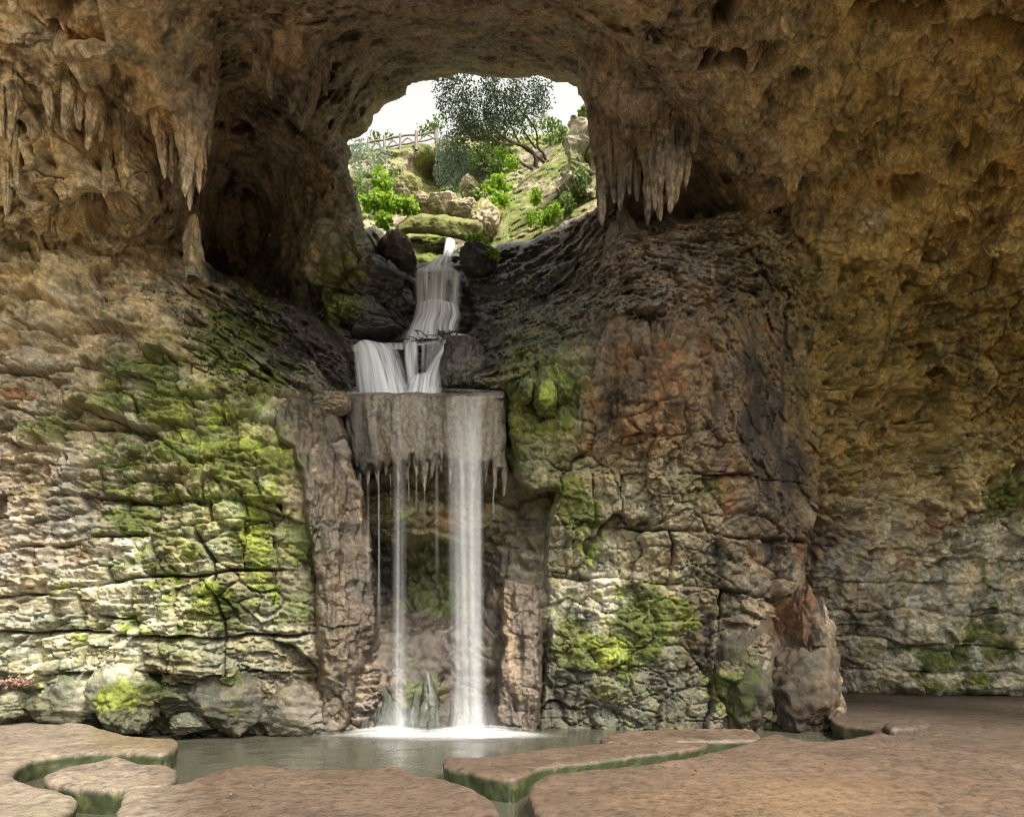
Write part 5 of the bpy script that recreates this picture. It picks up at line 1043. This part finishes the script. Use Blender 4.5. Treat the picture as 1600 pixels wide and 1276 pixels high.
for i, (lab, cl) in enumerate([('light green shrub growing beneath the bare tree branches', [(782, 246, 23.8, 18, 9, .5, 240), (800, 256, 23.4, 14, 9, .4, 150)]),
        ('spreading lime green shrub right of the weeping shrub', [(778, 288, 23, 26, 8, .5, 330), (765, 294, 22.8, 12, 6, .4, 100)]),
        ('small green shrub halfway down the right bank', [(785, 312, 22.3, 18, 8, .4, 220), (770, 318, 22, 10, 6, .3, 80)]),
        ('tuft of green leaves on the right bank rocks', [(838, 308, 21.2, 12, 8, .4, 130)]),
        ('yellow green leafy sprigs at the top of the right wet rocks', [(850, 345, 19.8, 26, 7, .5, 220), (868, 332, 19.6, 16, 8, .4, 120), (832, 340, 19.9, 10, 6, .3, 60)]),
        ('low green fern above the right end of the stone bridge', [(745, 378, 18.4, 20, 6, .4, 240)]),
        ('small fern growing on the black rock right of the upper cascade', [(770, 398, 17.4, 12, 5, .3, 110)]),
        ('green sprig at the very top right of the opening', [(910, 178, 20.2, 8, 6, .3, 70)]),
        ('sunlit bush on the skyline between fence and tree', [(678, 197, 28, 12, 7, .6, 110), (660, 204, 28.2, 10, 5, .5, 60), (690, 186, 28, 8, 8, .5, 40)]),
        ('pale green bush on the skyline right of the tree', [(862, 205, 27, 18, 9, .7, 260), (850, 190, 27, 10, 8, .5, 60), (880, 212, 26, 14, 8, .5, 160)]),
        ('mid green shrub hanging down the middle of the far bank', [(752, 250, 23.8, 22, 18, .7, 420), (770, 262, 23.6, 18, 12, .6, 260)]),
        ('olive green creeper on the rocks behind the stone bridge', [(705, 306, 23.5, 20, 6, .5, 160), (745, 312, 22.6, 14, 10, .5, 160)]),
        ('trailing plant over the rocks at the right edge of the opening', [(905, 285, 20, 14, 20, .5, 260), (885, 318, 19.8, 16, 10, .5, 180)]),
        ('green creeper under the grey shrub at the left of the opening', [(566, 300, 24, 10, 16, .5, 160), (620, 275, 25.5, 14, 12, .5, 150)]),
        ('small weed on the skyline behind the cliff fence', [(610, 212, 28.4, 10, 3, .4, 35), (585, 216, 28.4, 12, 5, .4, 70)])]):
    plant('leafy_shrub', lab, 'shrub', cl, .15, ML_BRIGHT if i < 7 else ML_MID, 40+i, aspect=.6, gap=.3, group=G,
          stems=[([(cl[0][0], cl[0][1]+cl[0][4], cl[0][2]), (cl[0][0]+2, cl[0][1], cl[0][2]), (cl[0][0]+1, cl[0][1]-cl[0][4]*.6, cl[0][2])], .02, .006, 'stem')])
# bits of leaf and bark blown over the near floor
r = np.random.default_rng(91); n_ = 260
X_ = r.uniform(.6, 10, n_); Y_ = r.uniform(6.0, 15, n_); X_ = np.where(r.random(n_) < .2, -X_*.5-2.2, X_)
ok = (X_/Y_*F+HX > 860) | ((Y_ < 7.4) & (X_/Y_*F+HX > 250) & (X_/Y_*F+HX < 700))
X_, Y_ = X_[ok], Y_[ok]; n_ = len(X_); th_ = r.uniform(0, 6.28, n_); sz = r.uniform(.012, .04, n_)
a = np.stack([np.cos(th_), np.sin(th_), r.normal(size=n_)*.2], -1)*sz[:, None]; b2 = np.stack([-np.sin(th_), np.cos(th_), r.normal(size=n_)*.3], -1)*sz[:, None]*r.uniform(.15, .6, (n_, 1)); c = np.stack([X_, Y_, 0*X_+.055], -1)
lt = mk('leaf_litter', np.stack([c-a, c-b2, c+a, c+b2], 1).reshape(-1, 3), np.arange(n_*4).reshape(n_, 4), leaf_mat('litter', (.05, .03, .02), (.22, .15, .09), .05), None, {}, smooth=False, kind='stuff')
thing(lt, 'scattered bits of dead leaf on the brown floor right of the pool', 'leaves')
# rustic fence on the cliff
fence = empty('rustic_fence', pt(610, 228, 28)); thing(fence, 'rustic branch fence running along the top of the far cliff', 'fence')
RB = random.Random(3)
def bar(name, a, b, r, mat, parent, n=8, j=.0):
    q_ = RB.uniform; a = (a[0]+q_(-1.5, 1.5)*(r > .03), a[1]+q_(-1.5, 1.5)*(r > .03), a[2]); b = (b[0]+q_(-1.5, 1.5)*(r > .03), b[1]+q_(-1.5, 1.5)*(r > .03), b[2]); r = r*q_(.55, .95)
    p = bezier_path([pt(*a), tuple((np.array(pt(*a))+np.array(pt(*b)))/2+np.array([0, 0, j])), pt(*b)], n); v, q = tube_mesh(p, np.full(n, r)); put(mk(name, v, q, mat, None, {}, recenter=True), parent)
TR = [(540, 229), (575, 224), (600, 219), (625, 214), (650, 211), (682, 205)]
for (x0, y0), (x1, y1) in zip(TR[:-1], TR[1:]):
    bar('rail', (x0, y0, 27.9), (x1, y1, 27.9), .055, M_WOOD, fence, j=.03); bar('rail', (x0, y0+11, 27.9), (x1, y1+11, 27.9), .04, M_WOOD, fence, j=-.03)
    bar('brace', (x0, y0+16, 27.9), ((x0+x1)/2, (y0+y1)/2+2, 27.9), .035, M_WOOD, fence, j=.05); bar('brace', (x1, y1+16, 27.9), ((x0+x1)/2, (y0+y1)/2+2, 27.9), .035, M_WOOD, fence, j=.05)
for (x, y) in TR: bar('post', (x, y+24, 27.9), (x, y-5, 27.9), .085, M_WOOD, fence)
# twigs lodged on the cascade lip
tw = empty('twig_pile', pt(685, 530, 16.1)); thing(tw, 'tangle of dark twigs lodged on the lip of the middle cascade', 'twigs')
rs = random.Random(8)
for i in range(46):
    x = rs.gauss(680, 14); y = rs.uniform(522, 533)-(x-680)*.12
    bar('twig', (x, y, 16.0+rs.uniform(-.2, .3)), (x+rs.uniform(-24, 24), y+rs.uniform(-12, 4), 16.0+rs.uniform(-.3, .3)), rs.uniform(.010, .026), M_TWIG, tw, n=5, j=rs.uniform(-.08, .1))
# fallen leaves heap, left edge
V, Q = leafcloud([(30, 1066, 12.6, 30, 9, .25, 260)], .085, 61, aspect=.5)
lp = mk('fallen_leaves', V, Q, leaf_mat('dead_leaf', (.22, .12, .09), (.40, .27, .22), .1), None, {}, smooth=False, recenter=True, kind='stuff'); thing(lp, 'heap of dry pinkish brown leaves on the rock at the left edge', 'leaves')
